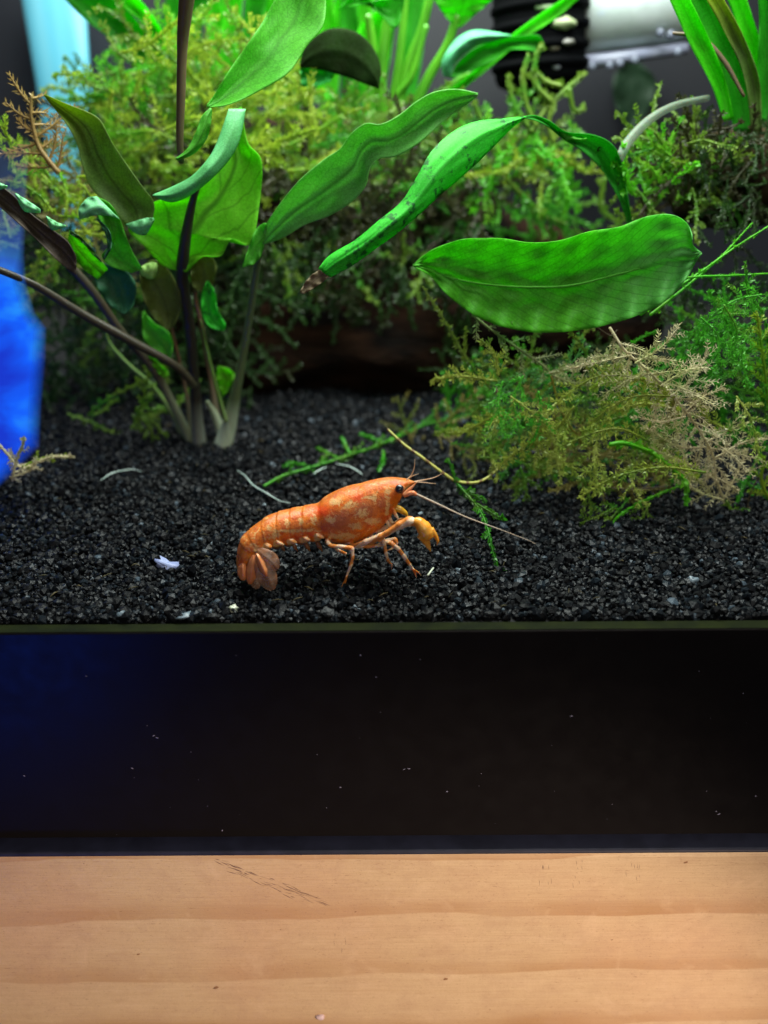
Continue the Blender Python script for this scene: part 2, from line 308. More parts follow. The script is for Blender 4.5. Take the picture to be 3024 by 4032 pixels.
# pale grains one can single out, and a lilac reflection among them
mw = plain('white_grain', (.40, .50, .56), .35, c2=(.26, .34, .40), scale=20)
mgr = plain('grey_grain', (.06, .08, .10), .4, c2=(.12, .16, .19), scale=20)
mcr = plain('cream_grain', (.36, .39, .28), .4, c2=(.50, .53, .44), scale=20)
mlil = plain('lilac_reflection', (.19, .23, .42), .5, c2=(.26, .30, .50), scale=9)  # blurry bluish reflection on the gravel, put into a coloured blob
for x, y, rx, rz, m, lab in ((665, 2235, .20, .085, mlil, 'lilac white reflection shaped as a flat blob, largest pale patch on the gravel left of the tail'),
                             (920, 2407, .075, .055, mcr, 'cream white pebble at the glass below the tail fan'),
                             (2727, 2298, .10, .075, mgr, 'blue grey pebble near the front glass at far right'),
                             (530, 2116, .045, .022, mw, 'small white fragment on black gravel above the lilac reflection'),
                             (840, 2147, .05, .02, mw, 'thin white fragment on gravel left of the tail bend'),
                             (1655, 2033, .042, .03, mw, 'bright bluish white grain just above the raised orange claw'),
                             (1042, 1995, .03, .022, mw, 'tiny white grain above the middle of the abdomen'),
                             (1815, 2262, .10, .05, mgr, 'flat grey stone right of the front walking leg'),
                             (480, 2430, .08, .04, mgr, 'grey translucent grain against the front glass at lower left'),
                             (720, 2443, .15, .03, mgr, 'long flat grey flake pressed against the front glass'),
                             (1405, 2405, .07, .05, mgr, 'rounded grey grain by the glass below the rear leg'),
                             (2310, 1585, .06, .05, mw, 'pale blurred bead between moss strands behind the big leaf'),
                             (1075, 1838, .06, .04, mgr, 'dull grey grain left of the green moss sprig tip')):
    q = G(x, y) + Vector((0, 0, .04)); q.y = max(q.y, .1)
    if lab.startswith('bright bluish'): q = G(x, y) + Vector((0, 0, .05))
    b = MB(); b.blob(q, (rx, rx * .6, rz), 12, 8, lump=.9, seed=x, rot=Euler((0, random.uniform(-.4, .4), 0)).to_matrix())
    tag(b.build('pebble', m, smooth=rx > .07), lab, 'pebble', 'pale grains scattered on the black gravel')
q = G(1694, 2270); b = MB(); b.tube([G(1684, 2284) + Vector((0, 0, .08)), G(1706, 2256) + Vector((0, 0, .09))], [.018, .016], 6); tag(b.build('shell_fragment', mcr), 'short pale rod shaped fragment right of the front foot', 'shell fragment')
mfib = plain('fibre', (.45, .62, .56), .4, c2=(.62, .74, .70), scale=6)
for pts, lab in (([(400, 1915), (440, 1888), (490, 1875), (530, 1872), (560, 1880)], 'pale curved fibre lying alone on gravel at left'),
                 ([(935, 1875), (965, 1895), (1000, 1935), (1050, 1965), (1100, 1995), (1145, 2005)], 'long white wavy fibre behind the abdomen'),
                 ([(1235, 1888), (1262, 1872), (1285, 1862)], 'short pale fibre below the green moss sprig'),
                 ([(1325, 1850), (1370, 1858), (1405, 1875), (1428, 1892)], 'pale arched fibre just above the carapace back')):
    pp = [tuple(G(x, y) + Vector((0, 0, .12))) for x, y in pts]
    b = MB(); b.tube(spline(pp, 24), [.006, .013, .012, .005], 6); tag(b.build('fibre', mfib), lab, 'fibre', 'thin pale fibres on the gravel')
# ------------------------------------------------------------------ leaves, stems
def leaf(A, B, Ys, mat, parent, cup=.12, wave=.05, n=44, m=14, wf=1.0, name='leaf', seed=0.0, thick=.014, edge=.0):
    a = spline(A, n); c = spline(B, n); t = np.linspace(0, 1, n); Yt = np.interp(t, np.linspace(0, 1, len(Ys)), Ys)
    vs = np.linspace(0, 1, m); V = np.zeros((n, m, 3)); UV = np.zeros((n, m, 2))
    for i in range(n):
        for j, v in enumerate(vs):
            x, y = a[i] * (1 - v) + c[i] * v
            s = abs(2 * v - 1); Y = Yt[i] + cup * (1 - s * s) * (1 - (2 * t[i] - 1) ** 4) + wave * s * s * math.sin(t[i] * 19 * wf + v * 3 + seed) + wave * .5 * noise.noise(Vector((i * .15, j * .35, seed)))
            Y -= .035 * math.exp(-(s * 9) ** 2)
            V[i, j] = P(x, y, Y); UV[i, j] = (t[i], v)
    b = MB(); i = np.arange(n - 1)[:, None] * m; j = np.arange(m - 1)[None]
    b.add(V.reshape(-1, 3), np.stack([i + j, i + j + 1, i + m + j + 1, i + m + j], -1).reshape(-1, 4))
    o = b.build(name, mat, parent); me = o.data; uv = me.uv_layers.new(name='UVMap')
    vi = np.empty(len(me.loops), int); me.loops.foreach_get('vertex_index', vi)
    uv.data.foreach_set('uv', UV.reshape(-1, 2)[vi].astype(np.float32).ravel())
    sd = o.modifiers.new('thickness', 'SOLIDIFY'); sd.thickness = thick; sd.offset = 0
    return o
def stem(pts, Ys, rad, mat, parent, name='stem', sides=10, n=30):
    s = spline([(x, y, Y) for (x, y), Y in zip(pts, np.interp(np.linspace(0, 1, len(pts)), np.linspace(0, 1, len(Ys)), Ys))], n)
    path = [tuple(P(x, y, Y)) for x, y, Y in s]
    b = MB(); b.tube(path, .88 * np.interp(np.linspace(0, 1, n), np.linspace(0, 1, len(rad)), rad), sides); return b.build(name, mat, parent)
def stem_mat(name, base, top, tip=None, z0=.9, z1=2.4):
    k = NT(name); sp = k.n('ShaderNodeSeparateXYZ'); k.L.new(k.n('ShaderNodeTexCoord').outputs['Object'], sp.inputs[0])
    f = k.math('DIVIDE', k.math('SUBTRACT', sp.outputs[2], z0), z1 - z0)
    c = k.ramp(f, [(0, base), (1, top)])
    c = k.mix(k.math('MULTIPLY', k.noise(16, 5, vec=k.coord(scale=(1, 1, .15))), .5), c, tuple(x * .5 for x in top))
    k.set(k.b, Base_Color=c, Roughness=.38, Subsurface_Weight=.15, Subsurface_Scale=.1)
    k.bump(k.noise(30, 3, vec=k.coord(scale=(1, 1, .1))), .2, .01); return k.m
GR = leaf_mat('leaf_mid', (.06, .38, .02), (.11, .50, .035), (.25, .35))
GY = leaf_mat('leaf_yellow_green', (.13, .55, .012), (.20, .68, .02), (.55, .8), .68, nveins=6)
GM = leaf_mat('leaf_mint', (.14, .52, .18), (.22, .66, .32), (.1, .2), .3)
GB = leaf_mat('leaf_bright', (.025, .52, .02), (.05, .70, .04), (.25, .5), .42, mottle=(.015, .10, .03), spots=None)
GS = leaf_mat('leaf_spotted', (.02, .26, .015), (.035, .36, .03), (.2, .4), .5, spots=(.02, .012, .006))
GW = leaf_mat('leaf_broad', (.075, .44, .015), (.13, .54, .03), (.55, .0), .6, nveins=20, tipc=(.18, .56, .16))
GO = leaf_mat('leaf_olive', (.10, .15, .04), (.15, .30, .05), (.2, .5), .5, rough=.5, tipc=(.30, .44, .03))
GD = leaf_mat('leaf_dark', (.02, .09, .02), (.03, .12, .035), (.2, .3), .3)
GT = leaf_mat('leaf_teal_dark', (.018, .11, .045), (.025, .14, .06), (.2, .3), .35)
GP = leaf_mat('leaf_bronze', (.10, .12, .03), (.13, .19, .03), (.2, .4), .45)
GBG = leaf_mat('leaf_back_bright', (.06, .55, .01), (.12, .78, .02), (.25, .3), .65)
GBM = leaf_mat('leaf_back_mid', (.02, .30, .01), (.04, .42, .015), (.3, .3), .6)
ST = stem_mat('stem_brown', (.30, .38, .24), (.050, .042, .024))
STG = stem_mat('stem_green', (.36, .46, .20), (.10, .20, .035), z0=.8, z1=2.0)
STR = stem_mat('stem_red', (.20, .22, .14), (.10, .05, .028))
STW = stem_mat('stem_white', (.62, .74, .54), (.07, .10, .04), z0=1.0, z1=1.9)
STT = stem_mat('stem_tan', (.13, .09, .045), (.14, .10, .055))
pl = thing('rooted_plant', G(778, 1745), 'bronze stemmed broadleaf plant rooted at left with curled green leaves', 'plant')
gp = G(778, 1745); YB = gp.y
stem([(790, 1765), (775, 1650), (762, 1450), (742, 1250), (718, 1100), (725, 980), (752, 820), (775, 740)], [YB, YB - .4, YB - 1, YB - 1.3], [.17, .14, .12, .12, .13, .13, .10, .06], stem_mat('stem_main', (.30, .34, .28), (.022, .020, .014), z0=1.0, z1=1.9), pl)
stem([(760, 1760), (705, 1640), (600, 1450), (480, 1310), (350, 1130), (200, 970), (70, 820), (-60, 690)], [YB, YB - .6, YB - 1.4], [.10, .10, .095, .09, .10, .10, .07, .05], ST, pl)
stem([(765, 1520), (690, 1440), (520, 1345), (330, 1240), (130, 1120), (-60, 1040)], [YB - .6, YB - 1.4, YB - 2.3], [.09, .095, .10, .09, .075, .07], ST, pl)
stem([(735, 1720), (690, 1640), (600, 1520), (500, 1430), (430, 1350), (415, 1290), (405, 1200)], [YB + .1, YB, YB - .1], [.09, .07, .05, .045, .035, .02], STG, pl)
stem([(715, 1700), (660, 1560), (610, 1440), (570, 1330)], [YB + .4, YB + .4], [.09, .06, .05, .03], STG, pl)
stem([(752, 1700), (735, 1560), (700, 1400), (672, 1290), (660, 1230)], [YB + .2, YB, YB - .3], [.05, .045, .04, .03], STR, pl)
stem([(715, 640), (708, 560), (712, 400), (718, 180), (728, 60), (742, -60)], [YB - 1.6, YB - 1.8, YB - 2.2], [.06, .075, .085, .09, .12, .15], STT, pl)
# leaves of that plant
y1 = YB - 1.5
leaf([(600, 870), (606, 800), (560, 735), (500, 650), (440, 560), (395, 475), (340, 440), (250, 405), (176, 372)],
     [(495, 885), (440, 820), (360, 740), (325, 650), (305, 570), (270, 500), (230, 445), (200, 410), (173, 375)], [y1, y1 - .3], GO, pl, cup=.25, wave=.03)
leaf([(495, 884), (530, 872), (570, 860), (606, 858)], [(498, 886), (530, 915), (575, 922), (606, 868)], [y1 - .1, y1 - .2], GM, pl, cup=-.08, n=20, m=8)
leaf([(720, 1070), (640, 1045), (560, 960), (505, 895), (600, 800), (700, 770), (800, 690), (880, 560), (930, 430)],
     [(735, 1072), (800, 1010), (870, 1008), (912, 940), (985, 965), (1015, 850), (1030, 640), (975, 560), (950, 420)], [y1 + .5, y1 + .2, y1 + .5, y1 + 1.0], GY, pl, cup=.3, wave=.06, n=60, m=26)
leaf([(600, 768), (680, 735), (760, 690), (830, 610), (870, 520), (900, 430)], [(602, 772), (680, 795), (770, 755), (880, 655), (940, 560), (968, 430)], [y1 - .4, y1 - .3, y1 + .3], leaf_mat('leaf_fold', (.09, .46, .10), (.15, .60, .24), (.05, .1), .35), pl, cup=-.15, wave=.02)
leaf([(312, 862), (312, 820), (345, 780), (380, 773)], [(318, 862), (370, 848), (430, 850), (470, 862)], [y1 - .6, y1 - .5], GM, pl, cup=-.1, n=18, m=9)
leaf([(378, 772), (430, 800), (470, 860), (495, 930), (525, 1000), (560, 1060)], [(384, 850), (410, 905), (425, 975), (400, 1010), (440, 1050), (520, 1075)], [y1 - .5, y1 - .2, y1], GR, pl, cup=.15, wave=.05)
leaf([(380, 860), (405, 900), (425, 960), (405, 1020)], [(386, 862), (428, 905), (440, 965), (412, 1022)], [y1 - .55, y1 - .5], GT, pl, cup=.05, n=20, m=7)
leaf([(275, 905), (320, 950), (395, 1025), (425, 1060)], [(268, 945), (285, 1000), (330, 1060), (385, 1100)], [y1 - .4, y1], GY, pl, cup=.1, n=24, m=9)
leaf([(278, 905), (330, 945), (370, 990), (400, 1030)], [(275, 920), (325, 955), (364, 1000), (398, 1034)], [y1 - .45, y1 - .1], GD, pl, cup=.04, n=18, m=6)
leaf([(400, 1035), (450, 1050), (510, 1080), (536, 1130), (525, 1200), (495, 1235)], [(392, 1045), (370, 1080), (385, 1130), (415, 1180), (450, 1215), (490, 1237)], [y1 + .5, y1 + .4], GT, pl, cup=.15)
leaf([(548, 1075), (570, 1040), (610, 1025), (660, 1060), (700, 1130), (712, 1200), (690, 1270), (665, 1300)], [(550, 1080), (556, 1130), (566, 1180), (585, 1220), (605, 1250), (630, 1275), (650, 1295), (662, 1302)], [y1 + .6, y1 + .7], GP, pl, cup=.2)
leaf([(545, 1060), (570, 1042), (600, 1032), (618, 1035)], [(560, 1085), (590, 1098), (612, 1090), (620, 1050)], [y1 + .3, y1 + .3], leaf_mat('leaf_tip_light', (.26, .50, .10), (.35, .6, .16), (0, .1), .3), pl, cup=-.1, n=16, m=8)
leaf([(565, 1225), (610, 1275), (655, 1300), (680, 1350), (672, 1415)], [(562, 1235), (560, 1300), (575, 1350), (620, 1385), (668, 1418)], [y1 + 1.2, y1 + 1.2], GR, pl, cup=.1, n=26)
leaf([(820, 1105), (846, 1150), (856, 1220), (886, 1275), (884, 1300)], [(815, 1108), (795, 1160), (798, 1240), (830, 1290), (880, 1303)], [y1 + 1, y1 + 1], GB, pl, cup=.1, n=26)
leaf([(770, 1020), (810, 1000), (850, 1040), (842, 1110), (800, 1150)], [(765, 1025), (752, 1060), (755, 1110), (770, 1140), (795, 1152)], [y1 + 1, y1 + 1.1], GP, pl, cup=.15, n=26)
leaf([(588, 1395), (640, 1440), (665, 1470), (650, 1485)], [(586, 1398), (610, 1450), (635, 1480), (648, 1487)], [y1 + 1.1, y1 + 1.1], GY, pl, cup=.05, n=18, m=7)
leaf([(690, 625), (735, 590), (768, 530), (795, 460), (828, 425)], [(700, 632), (760, 606), (805, 560), (828, 500), (834, 430)], [y1 - .6, y1 - .3], GR, pl, cup=-.1, n=28)
leaf([(812, 418), (850, 365), (905, 275), (985, 160), (1050, 60), (1110, -60)], [(818, 424), (900, 412), (1000, 368), (1130, 290), (1205, 185), (1275, 90), (1285, -60)], [y1 - 1.0, y1 - .6, y1], GR, pl, cup=.25, wave=.04, n=50, m=20)
# leaf tip at the far left, brown with pale rims
leaf([(-60, 690), (40, 760), (120, 840), (200, 900), (265, 950), (300, 1010)], [(-60, 760), (40, 850), (130, 930), (200, 1000), (260, 1055), (300, 1085)], [y1 - .9, y1 - .6], leaf_mat('leaf_purple_brown', (.06, .045, .035), (.09, .07, .05), (.1, .7), .3), pl, cup=.15, n=30)
leaf([(60, 760), (110, 790), (160, 825)], [(62, 768), (95, 830), (160, 837)], [y1 - 1.0, y1 - 1.0], GM, pl, cup=-.04, n=14, m=7)
leaf([(182, 850), (225, 875), (260, 888)], [(182, 856), (205, 905), (258, 893)], [y1 - 1.0, y1 - 1.0], GM, pl, cup=-.04, n=14, m=7)
leaf([(-40, 690), (0, 720), (30, 732)], [(-40, 730), (0, 745), (28, 738)], [y1 - 1.0, y1 - 1.0], GM, pl, cup=-.04, n=12, m=6)
# white based plant just to its right
g2 = G(880, 1752); p2 = thing('rooted_plant', g2, 'white based plant whose long green leaf rises to the upper right', 'plant')
Y2 = g2.y
stem([(872, 1770), (900, 1680), (930, 1540), (960, 1380), (985, 1230), (1005, 1090), (1022, 1000), (1040, 950)], [Y2, Y2 - .2, Y2 - .9], [.22, .17, .115, .09, .08, .08, .075, .05], STW, p2)
stem([(880, 1745), (855, 1650), (830, 1500), (795, 1300), (770, 1180), (775, 1120)], [Y2 + .2, Y2 + .3, Y2], [.12, .08, .055, .05, .05, .03], STR, p2)
stem([(885, 1740), (850, 1640), (815, 1580)], [Y2 + .1, Y2 + .1], [.14, .10, .05], STW, p2)
stem([(890, 1660), (850, 1520), (810, 1360), (790, 1260)], [Y2 - .2, Y2 - .4], [.05, .045, .04, .02], STG, p2)
leaf([(860, 1440), (905, 1455), (925, 1485), (900, 1530), (880, 1560)], [(858, 1445), (852, 1480), (862, 1520), (870, 1545), (876, 1562)], [Y2, Y2], GY, p2, cup=.06, n=18, m=8)
y3 = Y2 - 1.5
leaf([(1032, 955), (1050, 880), (1120, 780), (1190, 700), (1280, 625), (1340, 585), (1380, 530), (1440, 487), (1500, 490), (1570, 455), (1640, 400), (1710, 363), (1800, 352), (1882, 368)],
     [(1036, 962), (1110, 938), (1200, 885), (1300, 848), (1390, 790), (1440, 730), (1455, 665), (1490, 625), (1560, 615), (1640, 570), (1720, 500), (1780, 450), (1840, 410), (1880, 378)],
     [y3 + .2, y3 - .6, y3 - 1.0, y3 - 1.2], leaf_mat('leaf_long', (.11, .48, .05), (.22, .62, .16), (.18, .55), .4, rough=.5, nveins=7), p2, cup=.22, wave=.07, n=70, m=20)
leaf([(1040, 950), (1050, 880), (1010, 900), (985, 960), (968, 1010), (955, 1048)], [(1040, 960), (1035, 985), (1020, 1020), (1000, 1040), (980, 1045), (958, 1052)], [y3 + .2, y3], GR, p2, cup=.05, n=24, m=10)
# speckled arching leaf with brown tip
p3 = thing('arching_leaf', P(2480, 900, 5.5), 'narrow speckled green leaf arching over the broad leaf, with a withered brown tip', 'leaf')
leaf([(1252, 1058), (1300, 1005), (1400, 945), (1490, 870), (1580, 795), (1640, 700), (1700, 595), (1790, 515), (1880, 478), (1980, 468), (2068, 458)],
     [(1300, 1092), (1380, 1050), (1470, 985), (1560, 920), (1650, 845), (1730, 770), (1800, 712), (1880, 640), (1960, 560), (2020, 500), (2075, 462)], [3.0, 3.2, 3.8, 4.4], GB, p3, cup=-.22, wave=.05, n=70, m=18, name='blade')
leaf([(2066, 458), (2110, 455), (2170, 480), (2230, 520), (2330, 530), (2400, 560), (2440, 620), (2465, 740), (2490, 880)],
     [(2064, 464), (2110, 475), (2160, 500), (2215, 545), (2300, 600), (2370, 670), (2425, 760), (2455, 830), (2472, 890)], [4.4, 4.9, 5.3, 5.5], GS, p3, cup=.2, wave=.05, n=50, m=12, name='blade')
leaf([(2195, 505), (2230, 525), (2275, 545), (2310, 545)], [(2200, 515), (2225, 550), (2240, 552), (2305, 552)], [4.9, 4.9], GR, p3, cup=-.05, n=14, m=6, name='blade_fold')
leaf([(1258, 1062), (1225, 1085), (1200, 1115), (1180, 1152)], [(1296, 1088), (1265, 1115), (1225, 1140), (1196, 1158)], [3.0, 2.9], leaf_mat('withered', (.09, .065, .035), (.17, .13, .07), (.6, .7), .2, rough=.7), p3, cup=.05, n=20, m=8, name='withered_tip')
# broad leaf
p4 = thing('broad_leaf', P(1700, 1050, 3.6), 'broad bright green leaf with crinkled edge lying sideways above the moss', 'leaf')
leaf([(1625, 1042), (1700, 985), (1810, 945), (1900, 938), (1990, 940), (2080, 955), (2200, 948), (2320, 912), (2440, 893), (2500, 868), (2570, 848), (2640, 845), (2700, 872), (2724, 920), (2728, 965), (2762, 995)],
     [(1628, 1050), (1690, 1085), (1750, 1150), (1830, 1215), (1900, 1258), (2000, 1290), (2100, 1308), (2220, 1306), (2330, 1292), (2440, 1265), (2540, 1230), (2620, 1185), (2680, 1125), (2720, 1070), (2745, 1020), (2764, 998)], [4.0, 3.6, 3.3, 3.4], GW, p4, cup=.30, wave=.11, wf=3.4, n=90, m=26, name='blade')
mid = [(1640, 1046), (1760, 1090), (1900, 1118), (2060, 1130), (2240, 1125), (2400, 1088), (2560, 1045), (2750, 998)]
stem(mid, [4.2, 3.88, 3.60, 3.56, 3.6], [.008, .018, .022, .022, .018, .008], plain('midrib', (.09, .40, .03), .5, .2, c2=(.07, .34, .02)), p4, name='midrib')
# ------------------------------------------------------------------ moss
YH = np.array([0., 1., 0.])
def unit(v): return v / (np.linalg.norm(v, axis=-1, keepdims=True) + 1e-12)
def leaflets(b, p, ll, lw, ang=.7, step=None, seed=0, two=True, plane=None):
    """rows of tiny pointed leaves along the polyline p (n,3)"""
    n = len(p); t = unit(np.gradient(p, axis=0)); s = unit(np.cross(t, YH if plane is None else plane))
    for sg in ((-1, 1) if two else (1,)):
        k = rng.uniform(.7, 1.25, (n, 1)); fade = np.sin(np.linspace(.35, 2.75, n))[:, None] ** .5
        d = unit(t * math.cos(ang) + sg * s * math.sin(ang) + rng.normal(0, .22, (n, 3)))
        L = ll * k * fade; w = unit(np.cross(d, YH + rng.normal(0, .5, (n, 3)))) * lw
        mid = p + d * L * .42; v = np.stack([p, mid + w, p + d * L, mid - w], 1).reshape(-1, 3)
        f = np.arange(n * 4).reshape(-1, 4); b.add(v, f)
def frond(b, path, rs=.014, bl=.5, bs=.16, ll=.07, lw=.013, curl=.25, stemleaf=True, droop=0.0, ang=.95):
    """a moss frond: bare or leafy stem with side branchlets, in world space"""
    p = np.asarray(path, float); L = np.sum(np.linalg.norm(np.diff(p, axis=0), axis=1)); n = max(8, int(L / max(.035, ll * .3))); p = spline(p, n)
    b.tube(p, np.linspace(rs, rs * .45, n), 5); pl_ = unit(YH + rng.normal(0, .35, 3))
    if stemleaf: leaflets(b, p, ll * .8, lw, .6)
    if bl <= 0: return
    t = unit(np.gradient(p, axis=0)); k = max(2, int(L / bs)); sg = 1
    for q in np.linspace(.06, .97, k):
        i = int(q * (n - 1)); sg = -sg; T = t[i]; S = unit(np.cross(T, pl_)) * sg
        ln = bl * math.sin(math.pi * min(1, .25 + q * .72)) ** .7 * random.uniform(.55, 1.15)
        m = max(4, int(ln / (ll * .34))); u = np.linspace(0, 1, m)[:, None]; a = ang * random.uniform(.75, 1.2)
        d = T * math.cos(a) + S * math.sin(a) + rng.normal(0, .12, 3); c = curl * (T * .8 + rng.normal(0, .35, 3)); c[2] -= droop
        bp = p[i] + ln * (u * d + u * u * c)
        if m > 3: b.tube(bp, np.linspace(rs * .5, rs * .25, m), 3, cap=False); leaflets(b, bp, ll, lw)
YOFF = 0.0
def path_px(pts, Ys):
    return [tuple(P(x, y, Y + YOFF)) for (x, y), Y in zip(pts, np.interp(np.linspace(0, 1, len(pts)), np.linspace(0, 1, len(Ys)), Ys))]
M_OL = moss_mat('moss_olive', (.12, .30, .02), (.24, .38, .035), (.07, .38, .02))
M_YE = moss_mat('moss_yellow', (.28, .50, .02), (.50, .64, .06), (.16, .54, .02), .5)
M_GR = moss_mat('moss_green', (.05, .34, .015), (.08, .50, .02), (.16, .38, .03))
M_BR = moss_mat('moss_brown', (.26, .23, .06), (.36, .33, .09), (.20, .30, .05))
M_PA = moss_mat('moss_pale', (.84, .72, .40), (.95, .90, .60), (.66, .70, .28), .35)
M_DB = moss_mat('moss_deep_brown', (.035, .045, .010), (.07, .08, .018), (.06, .045, .018))  # deep brown; low in the back clumps it paints shade
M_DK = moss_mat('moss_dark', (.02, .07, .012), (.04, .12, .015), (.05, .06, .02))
M_LG = moss_mat('moss_lime', (.09, .58, .012), (.18, .72, .02), (.26, .60, .03), .5)
def scatter(b, box, Y, n, ln=(120, 330), dirs=None, **kw):
    """n fronds whose start lies in the pixel box; each a gentle curve"""
    x0, y0, x1, y1 = box
    for _ in range(n):
        x, y = random.uniform(x0, x1), random.uniform(y0, y1); a = random.uniform(*(dirs or (0, 2 * math.pi))); L = random.uniform(*ln)
        Yq = random.uniform(*Y); pts = [(x, y)]
        for i in range(3):
            a += random.uniform(-.5, .5); pts.append((pts[-1][0] + math.cos(a) * L / 3, pts[-1][1] - math.sin(a) * L / 3))
        dY = random.uniform(-.5, .5); kq = dict(kw)
        if random.random() < .45: kq['bl'] = kw['bl'] * .3
        frond(b, path_px(pts, [Yq, Yq + dY]), **kq)
BF = dict(rs=.014, bl=.5, bs=.20, ll=.13, lw=.022)
BG = dict(rs=.024, bl=.6, bs=.30, ll=.16, lw=.026)
def clump(name, label, loc, spec, cat='moss'):
    t = thing(name, loc, label, cat)
    for m, fn in spec:
        b = MB(); fn(b); tag(b.build('fronds', m, t), kind='stuff')
    return t
clump('moss_clump', 'yellow green blurred moss covering the driftwood behind the left plant', P(900, 850, 9), [
    (M_YE, lambda b: (scatter(b, (420, 330, 1250, 640), (7.4, 9.2), 26, **BG), scatter(b, (420, 200, 1150, 620), (7.6, 9.5), 26, **BF), scatter(b, (620, 480, 1250, 700), (7, 8), 12, ln=(200, 460), dirs=(-.3, .8), **BG))),
    (M_OL, lambda b: (scatter(b, (300, 350, 1350, 720), (8.2, 10), 30, **BG), scatter(b, (300, 300, 1350, 720), (8, 10), 46, **BF), scatter(b, (430, 60, 720, 500), (8, 9.5), 12, **BG))),
    (M_DB, lambda b: (scatter(b, (400, 620, 1450, 980), (7.6, 9), 70, ln=(150, 420), **BG), scatter(b, (900, 480, 1500, 760), (9, 9.6), 30, **BG))),  # darker fronds put the shade under the lit moss into colour
    (M_LG, lambda b: scatter(b, (420, 60, 900, 520), (8.5, 10.5), 22, **BG))])
clump('moss_clump', 'green and yellow moss hanging behind the arching leaf', P(1900, 800, 9), [
    (M_OL, lambda b: (scatter(b, (1250, 480, 2100, 760), (8, 9.5), 22, **BG), scatter(b, (1250, 480, 2050, 720), (8, 9.5), 26, **BF))),
    (M_DB, lambda b: (scatter(b, (1250, 650, 1950, 960), (7.8, 9), 46, ln=(150, 420), **BG))),  # dark colour again stands for shade in the lower moss
    (M_LG, lambda b: scatter(b, (1900, 560, 2300, 720), (8, 9.0), 16, ln=(100, 240), **BG)),
    (M_YE, lambda b: scatter(b, (1900, 600, 2250, 680), (8, 9), 8, ln=(100, 240), **BG)),
    (M_GR, lambda b: (scatter(b, (1250, 450, 2000, 700), (8, 9.8), 34, **BF), scatter(b, (2000, 750, 2200, 900), (8, 9.5), 8, dirs=(4.6, 6.0), **BG), scatter(b, (1500, 650, 2000, 950), (8, 9.5), 12, **BG)))])
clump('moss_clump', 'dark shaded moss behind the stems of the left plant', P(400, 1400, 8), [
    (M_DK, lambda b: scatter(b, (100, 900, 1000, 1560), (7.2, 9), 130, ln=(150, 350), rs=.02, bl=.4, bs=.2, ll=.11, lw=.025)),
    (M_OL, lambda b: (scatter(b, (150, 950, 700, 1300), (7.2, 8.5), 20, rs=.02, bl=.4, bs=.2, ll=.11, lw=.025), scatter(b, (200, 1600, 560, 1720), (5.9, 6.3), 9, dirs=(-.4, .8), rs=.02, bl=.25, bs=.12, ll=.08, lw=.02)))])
t = clump('moss_clump', 'yellowish moss with a bare upright orange brown stem at the left edge', P(200, 900, 7), [
    (M_YE, lambda b: (scatter(b, (0, 560, 330, 980), (5.5, 7), 22, ln=(120, 260), rs=.02, bl=.4, bs=.16, ll=.10, lw=.02))),
    (M_BR, lambda b: scatter(b, (60, 650, 420, 980), (6.5, 7.5), 20, rs=.02, bl=.4, bs=.18, ll=.10, lw=.02))])
b = MB(); frond(b, path_px([(230, 680), (160, 590), (135, 520), (122, 440), (125, 375)], [5.3, 5.3]), rs=.055, bl=.8, bs=.10, ll=.15, lw=.016, ang=1.35, droop=.35, curl=.6, stemleaf=True)
b.build('stem', moss_mat('moss_orange', (.45, .28, .08), (.50, .36, .12), None), t)
# sprig lying on the gravel behind the crayfish
t = thing('moss_sprig', G(1300, 1850), 'green moss sprig lying on gravel just behind the crayfish', 'moss')
def gp_path(pts, up=.12): return [tuple(G(x, y) + Vector((0, 0, up))) for x, y in pts]
b = MB(); frond(b, gp_path([(1040, 1938), (1120, 1895), (1220, 1865), (1330, 1830), (1450, 1790), (1560, 1745), (1700, 1685), (1900, 1650)]), rs=.03, bl=.26, bs=.34, ll=.10, lw=.022, ang=.8, curl=.5); b.build('frond', moss_mat('moss_sprig', (.06, .40, .012), (.10, .45, .02), (.20, .26, .03), .4), t)
for pts in ([(1510, 1800), (1508, 1840), (1490, 1880)], [(1380, 1815), (1360, 1780), (1345, 1750)], [(1330, 1830), (1270, 1800), (1250, 1790)], [(1230, 1865), (1150, 1850), (1120, 1860)], [(1505, 1770), (1450, 1745), (1420, 1735)]):
    b = MB(); frond(b, gp_path(pts, .14), rs=.02, bl=0, ll=.11, lw=.03); b.build('side_shoot', M_GR, t)
# the bare yellow twig
t = thing('bare_twig', G(1700, 1850, 0), 'thin yellow bare stem bending down behind the crayfish head', 'twig')
b = MB(); pth = path_px([(1526, 1690), (1590, 1750), (1660, 1800), (1740, 1860), (1800, 1895), (1870, 1900), (1920, 1880), (1968, 1838)], [3.2, 3.0, 2.9, 3.0, 3.3]); b.tube(spline(pth, 60), [.022, .026, .028, .026, .02], 8)
k = NT('twig'); wv = k.n('ShaderNodeTexWave'); k.set(wv, Scale=1.4, Distortion=4.0); k.L.new(k.coord(), wv.inputs[0])
k.set(k.b, Base_Color=k.mix(k.ramp(wv.outputs[1], [(.75, 0), (.9, 1)]), (.42, .42, .09), (.16, .09, .03)), Roughness=.4); b.build('stem', k.m, t)
b = MB(); leaflets(b, spline(pth, 110)[50:], .05, .008, .9); b.build('leaflet_row', M_OL, t)
